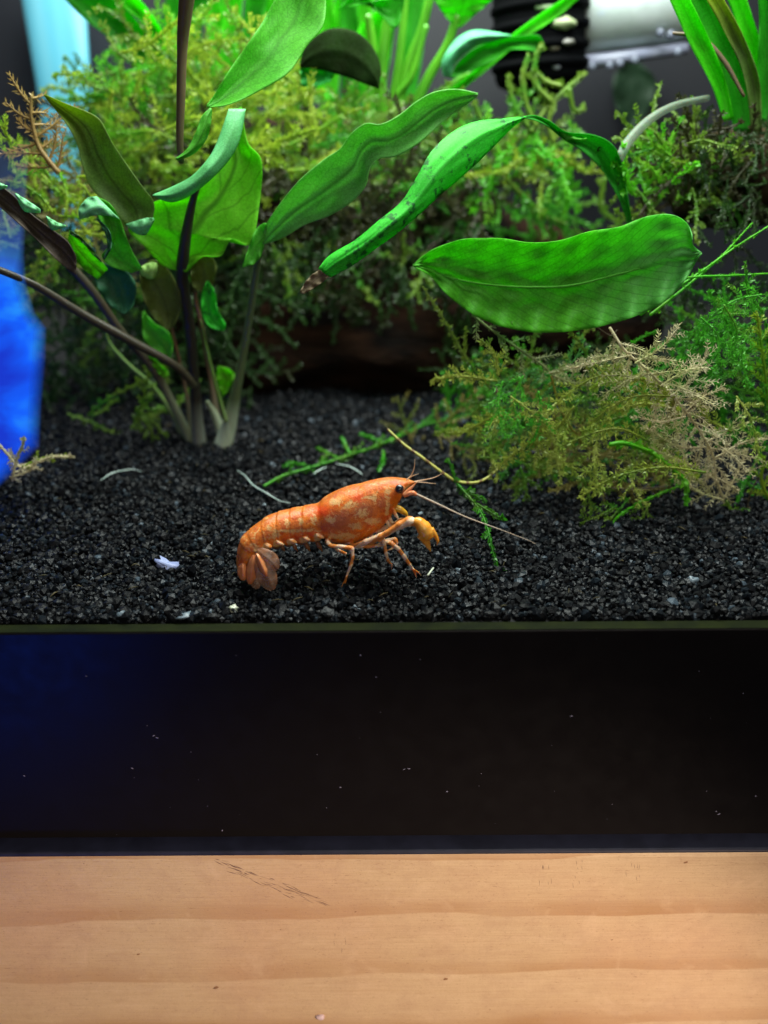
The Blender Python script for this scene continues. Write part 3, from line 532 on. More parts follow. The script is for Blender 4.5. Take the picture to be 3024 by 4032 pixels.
# hanging green sprig right of the crayfish
t = thing('moss_sprig', G(1970, 2240), 'bright green moss sprig trailing down onto gravel in front of the long antenna', 'moss')
b = MB(); frond(b, path_px([(1800, 1905), (1850, 1960), (1890, 2010), (1920, 2080), (1940, 2170), (1968, 2262)], [2.9, 2.3, 1.6, 1.25]), rs=.022, bl=.18, bs=.5, ll=.10, lw=.024, curl=.4)
frond(b, path_px([(1880, 1985), (1930, 2015), (1980, 2045)], [2.3, 2.1]), rs=.02, bl=.1, bs=.2, ll=.11, lw=.03); frond(b, path_px([(1790, 1900), (1780, 1840), (1765, 1810)], [2.9, 3]), rs=.015, bl=.12, bs=.2, ll=.08, lw=.02)
frond(b, path_px([(1800, 1905), (1840, 1940), (1900, 1960)], [2.9, 2.6]), rs=.018, bl=.25, bs=.12, ll=.09, lw=.022)
b.build('frond', moss_mat('moss_hang', (.04, .26, .012), (.07, .42, .015), (.10, .22, .02), .45), t)
# big foreground tangle at right
FG = dict(rs=.011, bl=.5, bs=.17, ll=.09, lw=.0125)
YOFF = .7
t = thing('moss_clump', G(2400, 1750), 'large feathery moss tangle on the gravel below the broad leaf', 'moss')
def part(name, m, *paths, **kw):
    for pts, Ys in paths:
        b = MB(); frond(b, path_px(pts, Ys), **kw); b.build(name, m, t)
part('frond', moss_mat('moss_a', (.30, .38, .14), (.42, .48, .20), (.12, .40, .05)), ([(1860, 1240), (1950, 1310), (2060, 1385), (2150, 1450), (2190, 1500)], [3.0, 2.9]), rs=.024, bl=.45, bs=.22, ll=.095, lw=.0125)
part('frond', moss_mat('moss_b', (.26, .19, .04), (.50, .50, .05), (.16, .14, .03)), ([(2170, 1480), (2190, 1560), (2215, 1630), (2260, 1700), (2320, 1775), (2380, 1840)], [2.9, 2.8]), rs=.022, bl=.12, bs=.2, ll=.06, lw=.010)
part('frond', moss_mat('moss_dkgreen', (.07, .30, .05), (.12, .40, .10), (.05, .42, .025)), ([(2160, 1470), (2060, 1540), (1990, 1620), (1960, 1720)], [3.1, 3.2]), ([(2120, 1450), (2000, 1520), (1920, 1600)], [3.2, 3.4]), ([(2200, 1500), (2100, 1600), (2020, 1700), (1980, 1790)], [3.2, 3.1]), ([(2190, 1480), (2260, 1420), (2300, 1340)], [3.0, 3.2]), **FG)
part('frond', moss_mat('moss_c', (.50, .54, .22), (.62, .64, .36), (.34, .48, .12)), ([(2160, 1470), (2280, 1440), (2380, 1400), (2480, 1370)], [2.9, 3.0]), ([(2180, 1480), (2260, 1510), (2350, 1500), (2480, 1430)], [2.9, 3.0]), rs=.016, bl=.22, bs=.13, ll=.12, lw=.022)
# pale dead frond: one long stem with many branchlets
part('dead_frond', M_PA, ([(2400, 1290), (2460, 1380), (2540, 1450), (2620, 1530), (2700, 1620), (2770, 1720), (2810, 1800), (2820, 1880), (2850, 1975)], [2.5, 2.2, 2.2]), rs=.026, bl=.70, bs=.10, ll=.10, lw=.011, ang=.95, curl=.5, droop=.1)
part('dead_frond', M_PA, ([(2850, 1970), (2740, 1930), (2680, 1860), (2600, 1790)], [2.1, 2.2]), ([(2830, 1900), (2760, 1850), (2640, 1800), (2560, 1760)], [2.1, 2.2]), ([(2780, 1740), (2900, 1680), (2960, 1660)], [2.1, 2.2]), ([(2820, 1800), (2930, 1740), (3010, 1730)], [2.1, 2.2]), ([(2850, 1960), (2900, 1870), (2940, 1780)], [2.1, 2.2]), ([(2700, 1620), (2770, 1560), (2850, 1530)], [2.1, 2.2]), ([(2600, 1520), (2680, 1470), (2780, 1430)], [2.1, 2.2]), ([(2500, 1430), (2600, 1370), (2670, 1290)], [2.1, 2.2]), ([(2640, 1560), (2740, 1480), (2790, 1370)], [2.1, 2.2]), ([(2560, 1470), (2470, 1500), (2380, 1560)], [2.2, 2.3]), ([(2700, 1640), (2600, 1660), (2500, 1640)], [2.1, 2.2]), ([(2780, 1760), (2680, 1760), (2600, 1720), (2560, 1690)], [2.1, 2.2]), ([(2480, 1400), (2380, 1420), (2250, 1450)], [2.3, 2.4]), rs=.013, bl=.30, bs=.10, ll=.10, lw=.010, curl=.6, droop=.15)
part('frond', moss_mat('moss_lime_b', (.40, .54, .04), (.54, .62, .10), (.26, .56, .04)), ([(2680, 1640), (2600, 1520), (2500, 1490), (2400, 1500), (2330, 1530)], [2.8, 2.6]), ([(2760, 1900), (2660, 1820), (2560, 1770), (2470, 1740), (2400, 1760)], [2.3, 2.2]), ([(2620, 1600), (2520, 1590), (2420, 1620)], [2.7, 2.7]), rs=.035, bl=.12, bs=.12, ll=.12, lw=.03)
part('frond', M_LG, ([(2400, 1750), (2460, 1745), (2560, 1780), (2650, 1850), (2700, 1900), (2700, 1980)], [2.1, 2.1, 2.0]), rs=.04, bl=.1, bs=.3, ll=.12, lw=.035)
part('frond', M_LG, ([(2700, 1905), (2560, 1960), (2440, 2030), (2380, 2110)], [2.2, 1.8]), rs=.016, bl=.08, bs=.5, ll=.09, lw=.02)
part('frond', M_OL, ([(1890, 1800), (2000, 1810), (2150, 1850), (2300, 1890), (2420, 1930)], [3.1, 2.5]), ([(2050, 1840), (2070, 1930), (2060, 1980)], [2.8, 2.7]), ([(2300, 1890), (2320, 1960), (2330, 2020)], [2.4, 2.2]), ([(2480, 1960), (2400, 2050), (2370, 2110)], [2.3, 1.7]), ([(2560, 1980), (2520, 2060), (2540, 2100)], [2.2, 1.8]), ([(2430, 1990), (2360, 2030), (2290, 2060)], [2.2, 1.9]), rs=.014, bl=.32, bs=.12, ll=.095, lw=.0125)
part('frond', M_BR, ([(2250, 1780), (2400, 1800), (2560, 1850), (2700, 1900)], [2.9, 2.6]), ([(1720, 1700), (1800, 1760), (1870, 1830), (1850, 1900)], [4.2, 3.5]), ([(2350, 1900), (2500, 1930), (2650, 1920)], [2.5, 2.4]), rs=.014, bl=.26, bs=.14, ll=.07, lw=.012)
part('frond', M_OL, ([(2860, 1970), (2900, 2040), (2960, 2080), (3060, 2070)], [2.4, 2.2]), ([(2900, 2050), (2880, 2110)], [2.3, 2.2]), ([(1900, 1750), (1850, 1700), (1720, 1690)], [4.0, 4.4]), rs=.018, bl=.2, bs=.14, ll=.09, lw=.018)
part('frond', moss_mat('moss_e', (.42, .58, .07), (.62, .72, .16), (.16, .44, .03)), ([(2010, 1560), (2110, 1640), (2180, 1740), (2200, 1840)], [2.4, 2.2]), ([(2300, 1560), (2230, 1650), (2190, 1760), (2210, 1900)], [2.5, 2.1]), ([(2080, 1700), (2160, 1790), (2280, 1850), (2380, 1860)], [2.4, 2.1]), ([(2420, 1600), (2360, 1700), (2340, 1820), (2360, 1950)], [2.4, 2.0]), ([(1960, 1640), (1930, 1760), (1960, 1880)], [2.6, 2.4]), ([(2560, 1660), (2500, 1780), (2490, 1900), (2540, 1990)], [2.3, 1.9]), ([(2330, 1420), (2420, 1520), (2470, 1620)], [2.4, 2.3]), ([(2900, 1560), (2960, 1660), (2990, 1800)], [2.2, 2.0]), rs=.014, bl=.34, bs=.12, ll=.085, lw=.013)
part('frond', moss_mat('moss_f', (.07, .52, .02), (.16, .70, .05), (.20, .44, .04)), ([(1980, 1500), (1960, 1600), (1990, 1720)], [2.6, 2.4]), ([(2120, 1540), (2130, 1640), (2100, 1740)], [2.3, 2.3]), ([(2060, 1480), (2020, 1580), (2050, 1690)], [2.5, 2.4]), ([(2850, 1200), (2900, 1300), (2880, 1420)], [2.2, 2.2]), ([(2960, 1280), (2920, 1400), (2950, 1520)], [2.2, 2.2]), ([(2760, 1250), (2830, 1330), (2820, 1450)], [2.3, 2.2]), ([(3000, 1160), (2900, 1180), (2800, 1240)], [2.3, 2.3]), rs=.014, bl=.34, bs=.12, ll=.085, lw=.013)
part('frond', moss_mat('moss_g', (.36, .48, .05), (.52, .60, .10), (.14, .34, .03)), ([(1960, 1500), (1800, 1480), (1700, 1500)], [2.9, 3.2]), ([(2100, 1640), (1960, 1640), (1820, 1700), (1720, 1700)], [2.6, 3.2]), ([(2560, 1740), (2450, 1690), (2350, 1700), (2200, 1760)], [2.2, 2.2]), ([(2780, 1860), (2600, 1840), (2420, 1880), (2280, 1960)], [1.8, 1.9]), ([(2660, 1560), (2500, 1560), (2380, 1620), (2290, 1720)], [2.2, 2.3]), ([(2500, 1480), (2360, 1480), (2250, 1540), (2150, 1640), (2110, 1760)], [2.4, 2.3]), ([(2880, 1700), (2780, 1640), (2720, 1540)], [2.1, 2.2]), ([(1960, 1480), (1950, 1400), (1900, 1340)], [2.6, 2.7]), ([(2260, 1600), (2180, 1700), (2060, 1760), (1960, 1840)], [2.3, 2.4]), rs=.017, bl=.2, bs=.10, ll=.10, lw=.017)
mbs = plain('bare_stem', (.05, .035, .015), .5)
for pts, Ys in (([(2290, 1830), (2350, 1900), (2450, 1925), (2640, 1915)], [2.5, 2.4]), ([(3010, 1840), (2960, 1930), (2940, 2010)], [2.4, 2.4]), ([(2300, 1250), (2400, 1320), (2430, 1300)], [3, 3]), ([(2440, 1810), (2430, 1900), (2420, 1940)], [2.5, 2.5])):
    b = MB(); b.tube(spline(path_px(pts, Ys), 30), [.011, .009], 5); b.build('bare_stem', mbs, t)
FS = dict(rs=.013, bl=.2, bs=.13, ll=.085, lw=.014)
b = MB(); scatter(b, (1850, 1400, 2350, 1800), (3.2, 4.6), 12, ln=(250, 520), **FS); scatter(b, (2050, 1560, 2760, 1850), (3.0, 4.2), 22, ln=(260, 560), dirs=(2.4, 4.2), **FS); tag(b.build('fronds', moss_mat('moss_shade_olive', (.13, .24, .02), (.24, .33, .04), (.06, .30, .015)), t), kind='stuff')
b = MB(); scatter(b, (1950, 1400, 2500, 1850), (3.2, 4.6), 14, ln=(220, 420), **FS); tag(b.build('fronds', M_GR, t), kind='stuff')
b = MB(); scatter(b, (2200, 1780, 2700, 1950), (2.4, 3.0), 9, ln=(200, 420), rs=.012, bl=.3, bs=.12, ll=.10, lw=.02); scatter(b, (1650, 1680, 2000, 1800), (4.2, 5.2), 12, ln=(120, 280), **FG); tag(b.build('fronds', M_BR, t), kind='stuff')
b = MB(); scatter(b, (1750, 1320, 1980, 1640), (5, 6.4), 14, ln=(150, 300), dirs=(4.2, 5.2), rs=.012, bl=.25, bs=.2, ll=.12, lw=.022); tag(b.build('fronds', M_GR, t), kind='stuff')
# vivid green moss on the right edge
t = thing('moss_clump', G(2980, 1500), 'vivid green moss with upright feathery shoots at the right edge', 'moss')
part('frond', M_LG, ([(2620, 1110), (2740, 1090), (2880, 1085), (3060, 1075)], [2.9, 3.0]), ([(2520, 1240), (2640, 1150), (2760, 1070), (2900, 970), (3060, 870)], [2.9, 3.1]), ([(2560, 1240), (2700, 1130), (2840, 1010), (2960, 880)], [3.0, 3.1]), rs=.024, bl=.06, bs=.3, ll=.06, lw=.012)
part('frond', M_GR, ([(2780, 1345), (2880, 1350), (3000, 1330), (3060, 1320)], [2.7, 2.8]), ([(2760, 1430), (2880, 1430), (3000, 1460)], [2.8, 2.9]), ([(3020, 1500), (3000, 1350), (2960, 1200), (2940, 1100)], [2.8, 2.9]), ([(2960, 1560), (2900, 1420), (2880, 1250)], [3, 3]), ([(3030, 1700), (3000, 1550), (3010, 1400)], [2.9, 3]), ([(2740, 1500), (2860, 1520), (3000, 1560)], [2.9, 3]), rs=.016, bl=.35, bs=.12, ll=.095, lw=.0125)
part('frond', M_YE, ([(3030, 1620), (3010, 1450), (2990, 1300), (2980, 1230)], [2.7, 2.7]), ([(3040, 1980), (3000, 1900), (3010, 1800)], [2.4, 2.4]), rs=.03, bl=.3, bs=.14, ll=.10, lw=.02)
b = MB(); scatter(b, (2600, 1150, 3060, 1650), (3.0, 4.6), 36, ln=(220, 420), **FS); scatter(b, (2700, 1550, 3060, 1900), (2.6, 3.6), 14, ln=(220, 420), **FS); tag(b.build('fronds', M_GR, t), kind='stuff')
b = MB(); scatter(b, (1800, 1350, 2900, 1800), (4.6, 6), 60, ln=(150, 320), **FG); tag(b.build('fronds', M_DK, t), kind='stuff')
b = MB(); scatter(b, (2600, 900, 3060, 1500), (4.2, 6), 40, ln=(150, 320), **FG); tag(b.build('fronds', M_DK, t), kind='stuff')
YOFF = 0.0
# ------------------------------------------------------------------ driftwood and rhizome
def m_wood():
    k = NT('driftwood'); c = k.mix(k.ramp(k.noise(1.2, 6, vec=k.coord(scale=(.5, 1, 1.6))), [(.4, 0), (.72, 1)]), (.0035, .0025, .002), (.030, .013, .006))  # near-black base carries shade from the moss above
    k.b.inputs['Specular IOR Level'].default_value = .08; k.set(k.b, Base_Color=c, Roughness=.85); k.bump(k.noise(5, 6, vec=k.coord(scale=(.3, 1, 1))), .8, .08); return k.m
mwd = m_wood()
t = thing('driftwood', G(1400, 1570), 'dark brown driftwood log lying at the back under the moss', 'driftwood')
def log(path, rad, name='log', mat=mwd, lump=.25, seed=1):
    b = MB(); p = spline(path, 60); r = np.interp(np.linspace(0, 1, 60), np.linspace(0, 1, len(rad)), rad); b.tube(p, r, 36)
    o = b.build(name, mat, t)
    for v in o.data.vertices:
        q = Vector(v.co); i = int(np.argmin(((p - np.array(q)) ** 2).sum(1))); c = Vector(p[i])
        k = 1 + lump * noise.noise(Vector((q.x * .5, q.y * 1.1, q.z * 1.1)) + Vector((seed, 0, 0))) + lump * .5 * noise.noise(Vector((q.x * .9, q.y * 3, q.z * 3)))
        v.co = c + (q - c) * k
    return o
log([P(650, 1330, 10.6), P(1000, 1340, 10.2), P(1500, 1350, 10.0), P(2000, 1290, 10.3), P(2500, 1250, 11)], [1.5, 1.75, 1.9, 1.6, 1.4])
log([P(700, 900, 11), P(1100, 800, 10.8), P(1600, 850, 10.6), P(2000, 950, 10.6), P(2350, 960, 11)], [1.5, 1.9, 1.5, .75, .3], 'branch', seed=5)
YOFF = 0.0
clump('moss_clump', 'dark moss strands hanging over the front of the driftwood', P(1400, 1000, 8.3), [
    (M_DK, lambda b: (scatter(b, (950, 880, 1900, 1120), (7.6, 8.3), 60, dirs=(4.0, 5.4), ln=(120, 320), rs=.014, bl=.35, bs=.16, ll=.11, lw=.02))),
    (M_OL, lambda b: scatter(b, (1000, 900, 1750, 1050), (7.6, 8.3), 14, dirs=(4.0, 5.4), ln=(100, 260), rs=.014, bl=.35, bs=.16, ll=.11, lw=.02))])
t = thing('rhizome_mound', P(2850, 700, 6.5), 'brown tangled root ball under the bright leaves at top right', 'root ball')
b = MB(); b.blob(P(2960, 690, 7.0), (2.0, 1.2, .85), 40, 26, lump=.35, seed=3); b.build('root_ball', plain('rootball', (.012, .009, .005), .95, .05, c2=(.035, .025, .012), scale=3), t)
b = MB(); scatter(b, (2500, 520, 3060, 860), (5.7, 6.6), 60, ln=(100, 240), rs=.02, bl=.3, bs=.16, ll=.10, lw=.018); tag(b.build('fronds', M_DB, t), kind='stuff')
b = MB(); scatter(b, (2700, 500, 3060, 840), (5.5, 6.2), 26, ln=(100, 260), rs=.018, bl=.3, bs=.16, ll=.09, lw=.018); tag(b.build('fronds', M_DK, t), kind='stuff')
b = MB(); scatter(b, (2480, 500, 2860, 800), (5.6, 6.6), 46, ln=(100, 240), rs=.02, bl=.3, bs=.16, ll=.09, lw=.022); tag(b.build('fronds', M_OL, t), kind='stuff')
b = MB(); scatter(b, (2460, 560, 2700, 840), (5.4, 6.4), 18, ln=(80, 200), dirs=(.8, 2.6), rs=.02, bl=.25, bs=.16, ll=.10, lw=.024); frond(b, path_px([(2630, 640), (2640, 560), (2690, 465)], [6, 6]), rs=.045, bl=.05, bs=.4, ll=.10, lw=.03); tag(b.build('fronds', M_LG, t), kind='stuff')
# bright leaves growing up out of the root ball
t = thing('upright_plant', P(2960, 520, 6.6), 'bright green blades rising from the root ball in the top right corner', 'plant')
for A, B, m, Y in (([(2850, 480), (2800, 330), (2720, 180), (2620, -40)], [(2890, 470), (2860, 330), (2800, 170), (2700, -40)], GBG, 6.0),
                   ([(2890, 520), (2850, 300), (2760, 100), (2700, -40)], [(2985, 520), (2960, 330), (2880, 130), (2810, -40)], GBM, 6.4),
                   ([(2960, 520), (2930, 300), (2850, 120), (2760, -40)], [(3000, 520), (2990, 320), (2930, 150), (2830, -40)], GO, 6.1),
                   ([(2975, 400), (2940, 200), (2890, 60), (2850, -40)], [(3010, 400), (3000, 200), (2960, 60), (2930, -40)], GBG, 6.9),
                   ([(2995, 480), (2985, 250), (2990, 100), (2985, -40)], [(3040, 480), (3050, 250), (3060, 100), (3060, -40)], GBM, 6.7)):
    leaf(A, B, [Y, Y - .4], m, t, cup=.12, wave=.03, n=30, m=10)
stem([(2650, 130), (2760, 150), (2850, 240), (2930, 380)], [6, 5.8], [.03, .05, .05, .03], STT, t, name='root')
t = thing('pale_root', P(2440, 620, 6.5), 'pale translucent aerial root curving from the arching leaf to the blades', 'root')
stem([(2440, 620), (2480, 550), (2560, 470), (2660, 415), (2790, 385)], [5.3, 6.0], [.10, .10, .085, .07, .06], plain('pale_root', (.16, .22, .15), .4, .3, Alpha=.6, Subsurface_Weight=.3), t, name='root')
# ------------------------------------------------------------------ rear centre plant (blurred)
t = thing('stemmed_plant', P(1560, 500, 9.6), 'bright green plant with fanning stems behind the centre of the tank', 'plant')
for pts, r_ in (([(1560, 480), (1600, 280), (1660, 120), (1700, -40)], .12), ([(1500, 490), (1505, 250), (1540, -40)], .12), ([(1610, 470), (1690, 300), (1760, 180), (1800, 60)], .12), ([(1450, 480), (1470, 250), (1450, 60)], .12), ([(1530, 480), (1570, 250), (1600, -40)], .10), ([(1650, 470), (1780, 340), (1850, 290)], .10), ([(1480, 520), (1560, 380), (1620, 300), (1680, 100)], .08)):
    stem(pts, [9.6, 9.2], [r_ * 1.1, r_, r_ * .8], plain('bg_stem', (.10, .40, .015), .4, c2=(.05, .26, .01), scale=1.5), t)
leaf([(1800, 110), (1750, 60), (1700, -20), (1690, -60)], [(1810, 110), (1880, 50), (1960, -20), (1990, -60)], [9.2, 8.8], GBG, t)
leaf([(1700, 410), (1850, 290), (2000, 150), (2150, 40), (2260, -30)], [(1760, 400), (1900, 290), (2040, 170), (2190, 70), (2310, -30)], [9.2, 8.8], GBG, t)
leaf([(1745, 300), (1742, 240), (1790, 160), (1860, 120), (1940, 125), (2010, 138)], [(1775, 305), (1785, 260), (1820, 220), (1880, 180), (1950, 160), (2012, 142)], [8.6, 8.4], leaf_mat('leaf_glossy_pale', (.05, .36, .14), (.12, .46, .24), (0, 0), .2), t, cup=-.2)
leaf([(1775, 305), (1800, 250), (1870, 190), (1960, 155), (2060, 140), (2120, 140), (2145, 180)], [(1780, 308), (1850, 280), (1940, 240), (2000, 200), (2060, 195), (2110, 205), (2140, 200)], [8.7, 8.6], GBM, t, cup=.2)
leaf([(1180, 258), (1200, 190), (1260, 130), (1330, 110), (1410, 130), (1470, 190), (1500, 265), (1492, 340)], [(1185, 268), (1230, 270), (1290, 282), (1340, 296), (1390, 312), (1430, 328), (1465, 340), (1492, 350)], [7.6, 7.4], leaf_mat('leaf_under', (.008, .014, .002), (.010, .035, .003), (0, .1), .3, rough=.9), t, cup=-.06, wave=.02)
leaf([(1182, 262), (1182, 300), (1190, 340), (1230, 345)], [(1190, 262), (1260, 268), (1320, 280), (1300, 320)], [7.9, 7.9], leaf_mat('leaf_emerald', (.015, .30, .04), (.02, .4, .05), (0, 0), .4), t)
leaf([(1330, 40), (1450, 10), (1560, -20), (1600, -60)], [(1420, -60), (1500, 60), (1560, 110), (1590, 20)], [8.4, 8.4], GBM, t)
t = thing('sword_plant', P(900, 500, 11), 'bright out of focus green blades filling the back above the moss', 'plant')
for A, B, m, Y in (([(640, 280), (480, 180), (340, 80), (220, -40)], [(680, 270), (600, 150), (520, 60), (420, -40)], GBM, 9.4),
                   ([(640, 200), (560, 90), (480, 20), (400, -40)], [(680, 190), (620, 90), (560, 10), (500, -40)], GBG, 9.2),
                   ([(840, 420), (860, 200), (880, 60), (860, -40)], [(900, 420), (930, 200), (950, 60), (960, -40)], GBG, 11),
                   ([(920, 420), (950, 240), (960, 60), (970, -40)], [(960, 420), (1010, 240), (1040, 60), (1060, -40)], GBM, 11.2),
                   ([(1240, 400), (1250, 200), (1230, 60), (1240, -40)], [(1330, 400), (1340, 200), (1320, 60), (1310, -40)], GBG, 11.2),
                   ([(1340, 400), (1350, 200), (1340, 60), (1340, -40)], [(1420, 400), (1420, 200), (1410, 60), (1400, -40)], GBM, 11.4),
                   ([(1100, 500), (1080, 300), (1090, 60), (1110, -40)], [(1180, 500), (1200, 300), (1220, 60), (1230, -40)], GBM, 11.6),
                   ([(700, 420), (660, 300), (640, 100), (660, -40)], [(800, 420), (790, 260), (800, 80), (850, -40)], GBM, 11.3),
                   ([(1400, 330), (1390, 200), (1420, 100), (1480, 40)], [(1480, 340), (1500, 220), (1530, 160), (1550, 60)], GBG, 10.8)):
    leaf(A, B, [Y, Y - .3], m, t, cup=.2, wave=.04, n=26, m=9)
for x in range(830, 1640, 74):
    x += random.uniform(-20, 20); w_ = random.uniform(40, 62); lean = random.uniform(-60, 90)
    leaf([(x, 470), (x - 8, 300), (x + lean * .4, 120), (x + lean, -60)], [(x + w_ * .5, 470), (x + w_, 300), (x + w_ * 1.3 + lean * .4, 120), (x + w_ * 1.2 + lean, -60)], [12.2 + random.uniform(-.5, .5), 11.8], random.choice((GBG, GBM, GBG)), t, cup=.2, wave=.04, n=20, m=8)
# faint reflection of a leaf in the dark back, modelled as a dim blade
t = thing('leaf_reflection', P(2500, 400, 15.2), 'dim green reflection of an upright leaf deep in the dark background right of the filter', 'leaf')
leaf([(2470, 520), (2420, 400), (2420, 300), (2480, 230)], [(2480, 522), (2560, 420), (2580, 310), (2490, 228)], [15.0, 15.0], leaf_mat('leaf_reflection_dim', (.012, .035, .016), (.016, .045, .02), (0, 0), .1), t, name='blade')
# ------------------------------------------------------------------ filter, pipe, corner strip, blue reflection panel
t = thing('filter_intake', P(2120, 330, 10.5), 'black slotted filter strainer at the top with moss below it', 'filter')
mb = plain('filter_black', (.002, .0023, .0028), .7, .02)
b = MB(); c = P(2125, 90, 10.8); s = .0063
b.tube([tuple(P(2170, 620 - 0, 11)) if False else tuple(P(2125, 330, 10.8)), tuple(P(2125, 300, 10.8)), tuple(P(2120, -120, 10.8))], [.95, 1.02, 1.02], 32); b.build('housing', mb, t)
for i, y in enumerate((-40, 35, 110, 190, 260)):
    b = MB(); b.tube([tuple(P(2125, y + 12, 10.8)), tuple(P(2125, y - 12, 10.8))], [1.1, 1.1], 32); b.build('rib', mb, t)
for x, y, r_, c_ in ((2150, 25, .20, (.30, .42, .24)), (2215, 90, .26, (.28, .34, .18)), (2180, 190, .12, (.10, .09, .06)), (2235, 165, .14, (.12, .12, .10)), (2190, 265, .09, (.10, .11, .12)), (2115, 80, .12, (.10, .14, .06))):
    b = MB(); b.blob(P(x, y, 9.8), (r_ * 1.1, r_ * .4, r_ * .5), 14, 10, lump=.4, seed=x); b.build('slot_bead', plain('bead', c_, .3), t)
t = thing('moss_clump', P(2150, 330, 9), 'blurred olive moss shoots in front of the black filter strainer', 'moss')
part('frond', M_OL, ([(2090, 520), (2150, 430), (2220, 360), (2300, 290)], [8.4, 8.6]), ([(2110, 500), (2070, 400), (2060, 300), (2080, 220)], [8.4, 8.4]), ([(2080, 500), (2020, 400), (2000, 300)], [8.4, 8.4]), ([(2170, 400), (2110, 330), (2110, 230), (2130, 180)], [8.4, 8.4]), ([(2210, 340), (2150, 320), (2110, 280)], [8.4, 8.4]), ([(2240, 350), (2260, 430), (2300, 430)], [8.5, 8.5]), ([(1930, 530), (1890, 460), (1870, 400)], [8.4, 8.4]), ([(2180, 560), (2160, 480), (2180, 420)], [8.4, 8.4]), ([(2380, 700), (2370, 820), (2440, 880)], [8.6, 8.6]), ([(1990, 700), (2120, 830), (2220, 880)], [8.6, 8.6]), rs=.06, bl=.12, bs=.35, ll=.13, lw=.05)
t = thing('outlet_pipe', P(2300, 60, 11), 'clear white outlet pipe with droplets beside the black filter', 'pipe')
mp = plain('pipe_white', (.75, .85, .85), .12, .8, c2=(.6, .7, .68), scale=2)
b = MB(); b.tube([tuple(P(2285, 20, 11.5)), tuple(P(2500, -5, 11.6)), tuple(P(2760, -40, 11.8))], [1.08, 1.08, 1.08], 40); b.build('tube', mp, t)
b = MB(); b.tube([tuple(P(2300, 246, 11.0)), tuple(P(2480, 222, 11.1)), tuple(P(2700, 190, 11.3))], [.16, .14, .13], 14); b.build('lower_rim', plain('rim', (.22, .24, .34), .3, .5, c2=(.32, .34, .44), scale=3), t)
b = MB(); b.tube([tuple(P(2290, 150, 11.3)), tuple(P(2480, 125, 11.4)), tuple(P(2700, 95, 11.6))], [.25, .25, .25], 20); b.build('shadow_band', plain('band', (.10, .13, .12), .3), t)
for x, y in ((2330, 262), (2400, 258), (2440, 250), (2500, 236), (2670, 205), (2600, 128), (2642, 135)):
    b = MB(); b.blob(P(x, y, 10.8), (.09, .06, .09), 12, 8); b.build('droplet', plain('droplet', (.16, .18, .24), .25, .4), t)
t = thing('corner_strip', P(300, 900, 13), 'blurred pale cyan vertical strip in the upper left corner', 'strip')
k = NT('cyan_strip'); c = k.ramp(k.noise(.9, 2, vec=k.coord(scale=(1, 1, .04))), [(.3, (.08, .42, .66)), (.5, (.20, .70, .88)), (.7, (.42, .86, .95))])  # cyan tone holds the light reflected at the tank corner
k.set(k.b, Base_Color=c, Roughness=.35)
tr = k.n('ShaderNodeBsdfTranslucent'); k.L.new(c, tr.inputs[0]); mx = k.n('ShaderNodeMixShader'); mx.inputs[0].default_value = .5; k.L.new(k.b.outputs[0], mx.inputs[1]); k.L.new(tr.outputs[0], mx.inputs[2])
lw_ = k.n('ShaderNodeLayerWeight'); lw_.inputs[0].default_value = .35; tp = k.n('ShaderNodeBsdfTransparent'); m2 = k.n('ShaderNodeMixShader'); k.L.new(k.ramp(lw_.outputs[1], [(.15, 0), (.75, .95)]), m2.inputs[0]); k.L.new(mx.outputs[0], m2.inputs[1]); k.L.new(tp.outputs[0], m2.inputs[2]); k.L.new(m2.outputs[0], k.out.inputs[0])
b = MB(); b.tube([tuple(P(310, 1000, 14.5)), tuple(P(270, 500, 14.5)), tuple(P(205, -60, 14.5))], [.50, .68, .85], 24, flat=.35); b.build('strip', k.m, t)
k = NT('blue_reflection_glow'); c = k.ramp(k.noise(.55, 4, dist=.5, vec=k.coord(scale=(.7, 1, 1.2))), [(.38, (.010, .04, .62)), (.47, (.008, .12, 1.0)), (.55, (.02, .28, 1.0)), (.64, (.14, .46, 1.0))])  # glowing panel standing in for a blue reflection in the front glass
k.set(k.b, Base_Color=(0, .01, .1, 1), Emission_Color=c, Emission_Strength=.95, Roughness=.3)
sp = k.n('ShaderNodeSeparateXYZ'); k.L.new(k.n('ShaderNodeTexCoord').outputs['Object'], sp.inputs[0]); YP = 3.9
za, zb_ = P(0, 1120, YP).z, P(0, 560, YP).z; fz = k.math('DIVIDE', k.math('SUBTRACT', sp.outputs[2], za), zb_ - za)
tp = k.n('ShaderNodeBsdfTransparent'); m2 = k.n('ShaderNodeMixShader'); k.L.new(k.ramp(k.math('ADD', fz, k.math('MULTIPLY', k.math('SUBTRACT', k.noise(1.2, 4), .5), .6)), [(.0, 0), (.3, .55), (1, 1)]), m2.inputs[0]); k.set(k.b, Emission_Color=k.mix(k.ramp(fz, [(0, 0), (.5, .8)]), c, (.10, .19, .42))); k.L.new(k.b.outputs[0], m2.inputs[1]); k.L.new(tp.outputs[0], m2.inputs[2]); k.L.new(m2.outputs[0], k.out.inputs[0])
o = None
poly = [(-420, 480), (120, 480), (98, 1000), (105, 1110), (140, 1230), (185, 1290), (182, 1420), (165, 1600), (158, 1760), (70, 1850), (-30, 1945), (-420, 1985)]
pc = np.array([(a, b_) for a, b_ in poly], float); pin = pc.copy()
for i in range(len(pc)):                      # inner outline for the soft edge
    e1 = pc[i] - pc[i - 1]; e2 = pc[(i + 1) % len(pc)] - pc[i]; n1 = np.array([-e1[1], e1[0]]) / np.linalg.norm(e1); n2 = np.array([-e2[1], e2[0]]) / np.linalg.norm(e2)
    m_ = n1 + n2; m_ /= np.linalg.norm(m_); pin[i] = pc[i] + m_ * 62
n_ = len(pc); b = MB(); ctr = pin.mean(0)
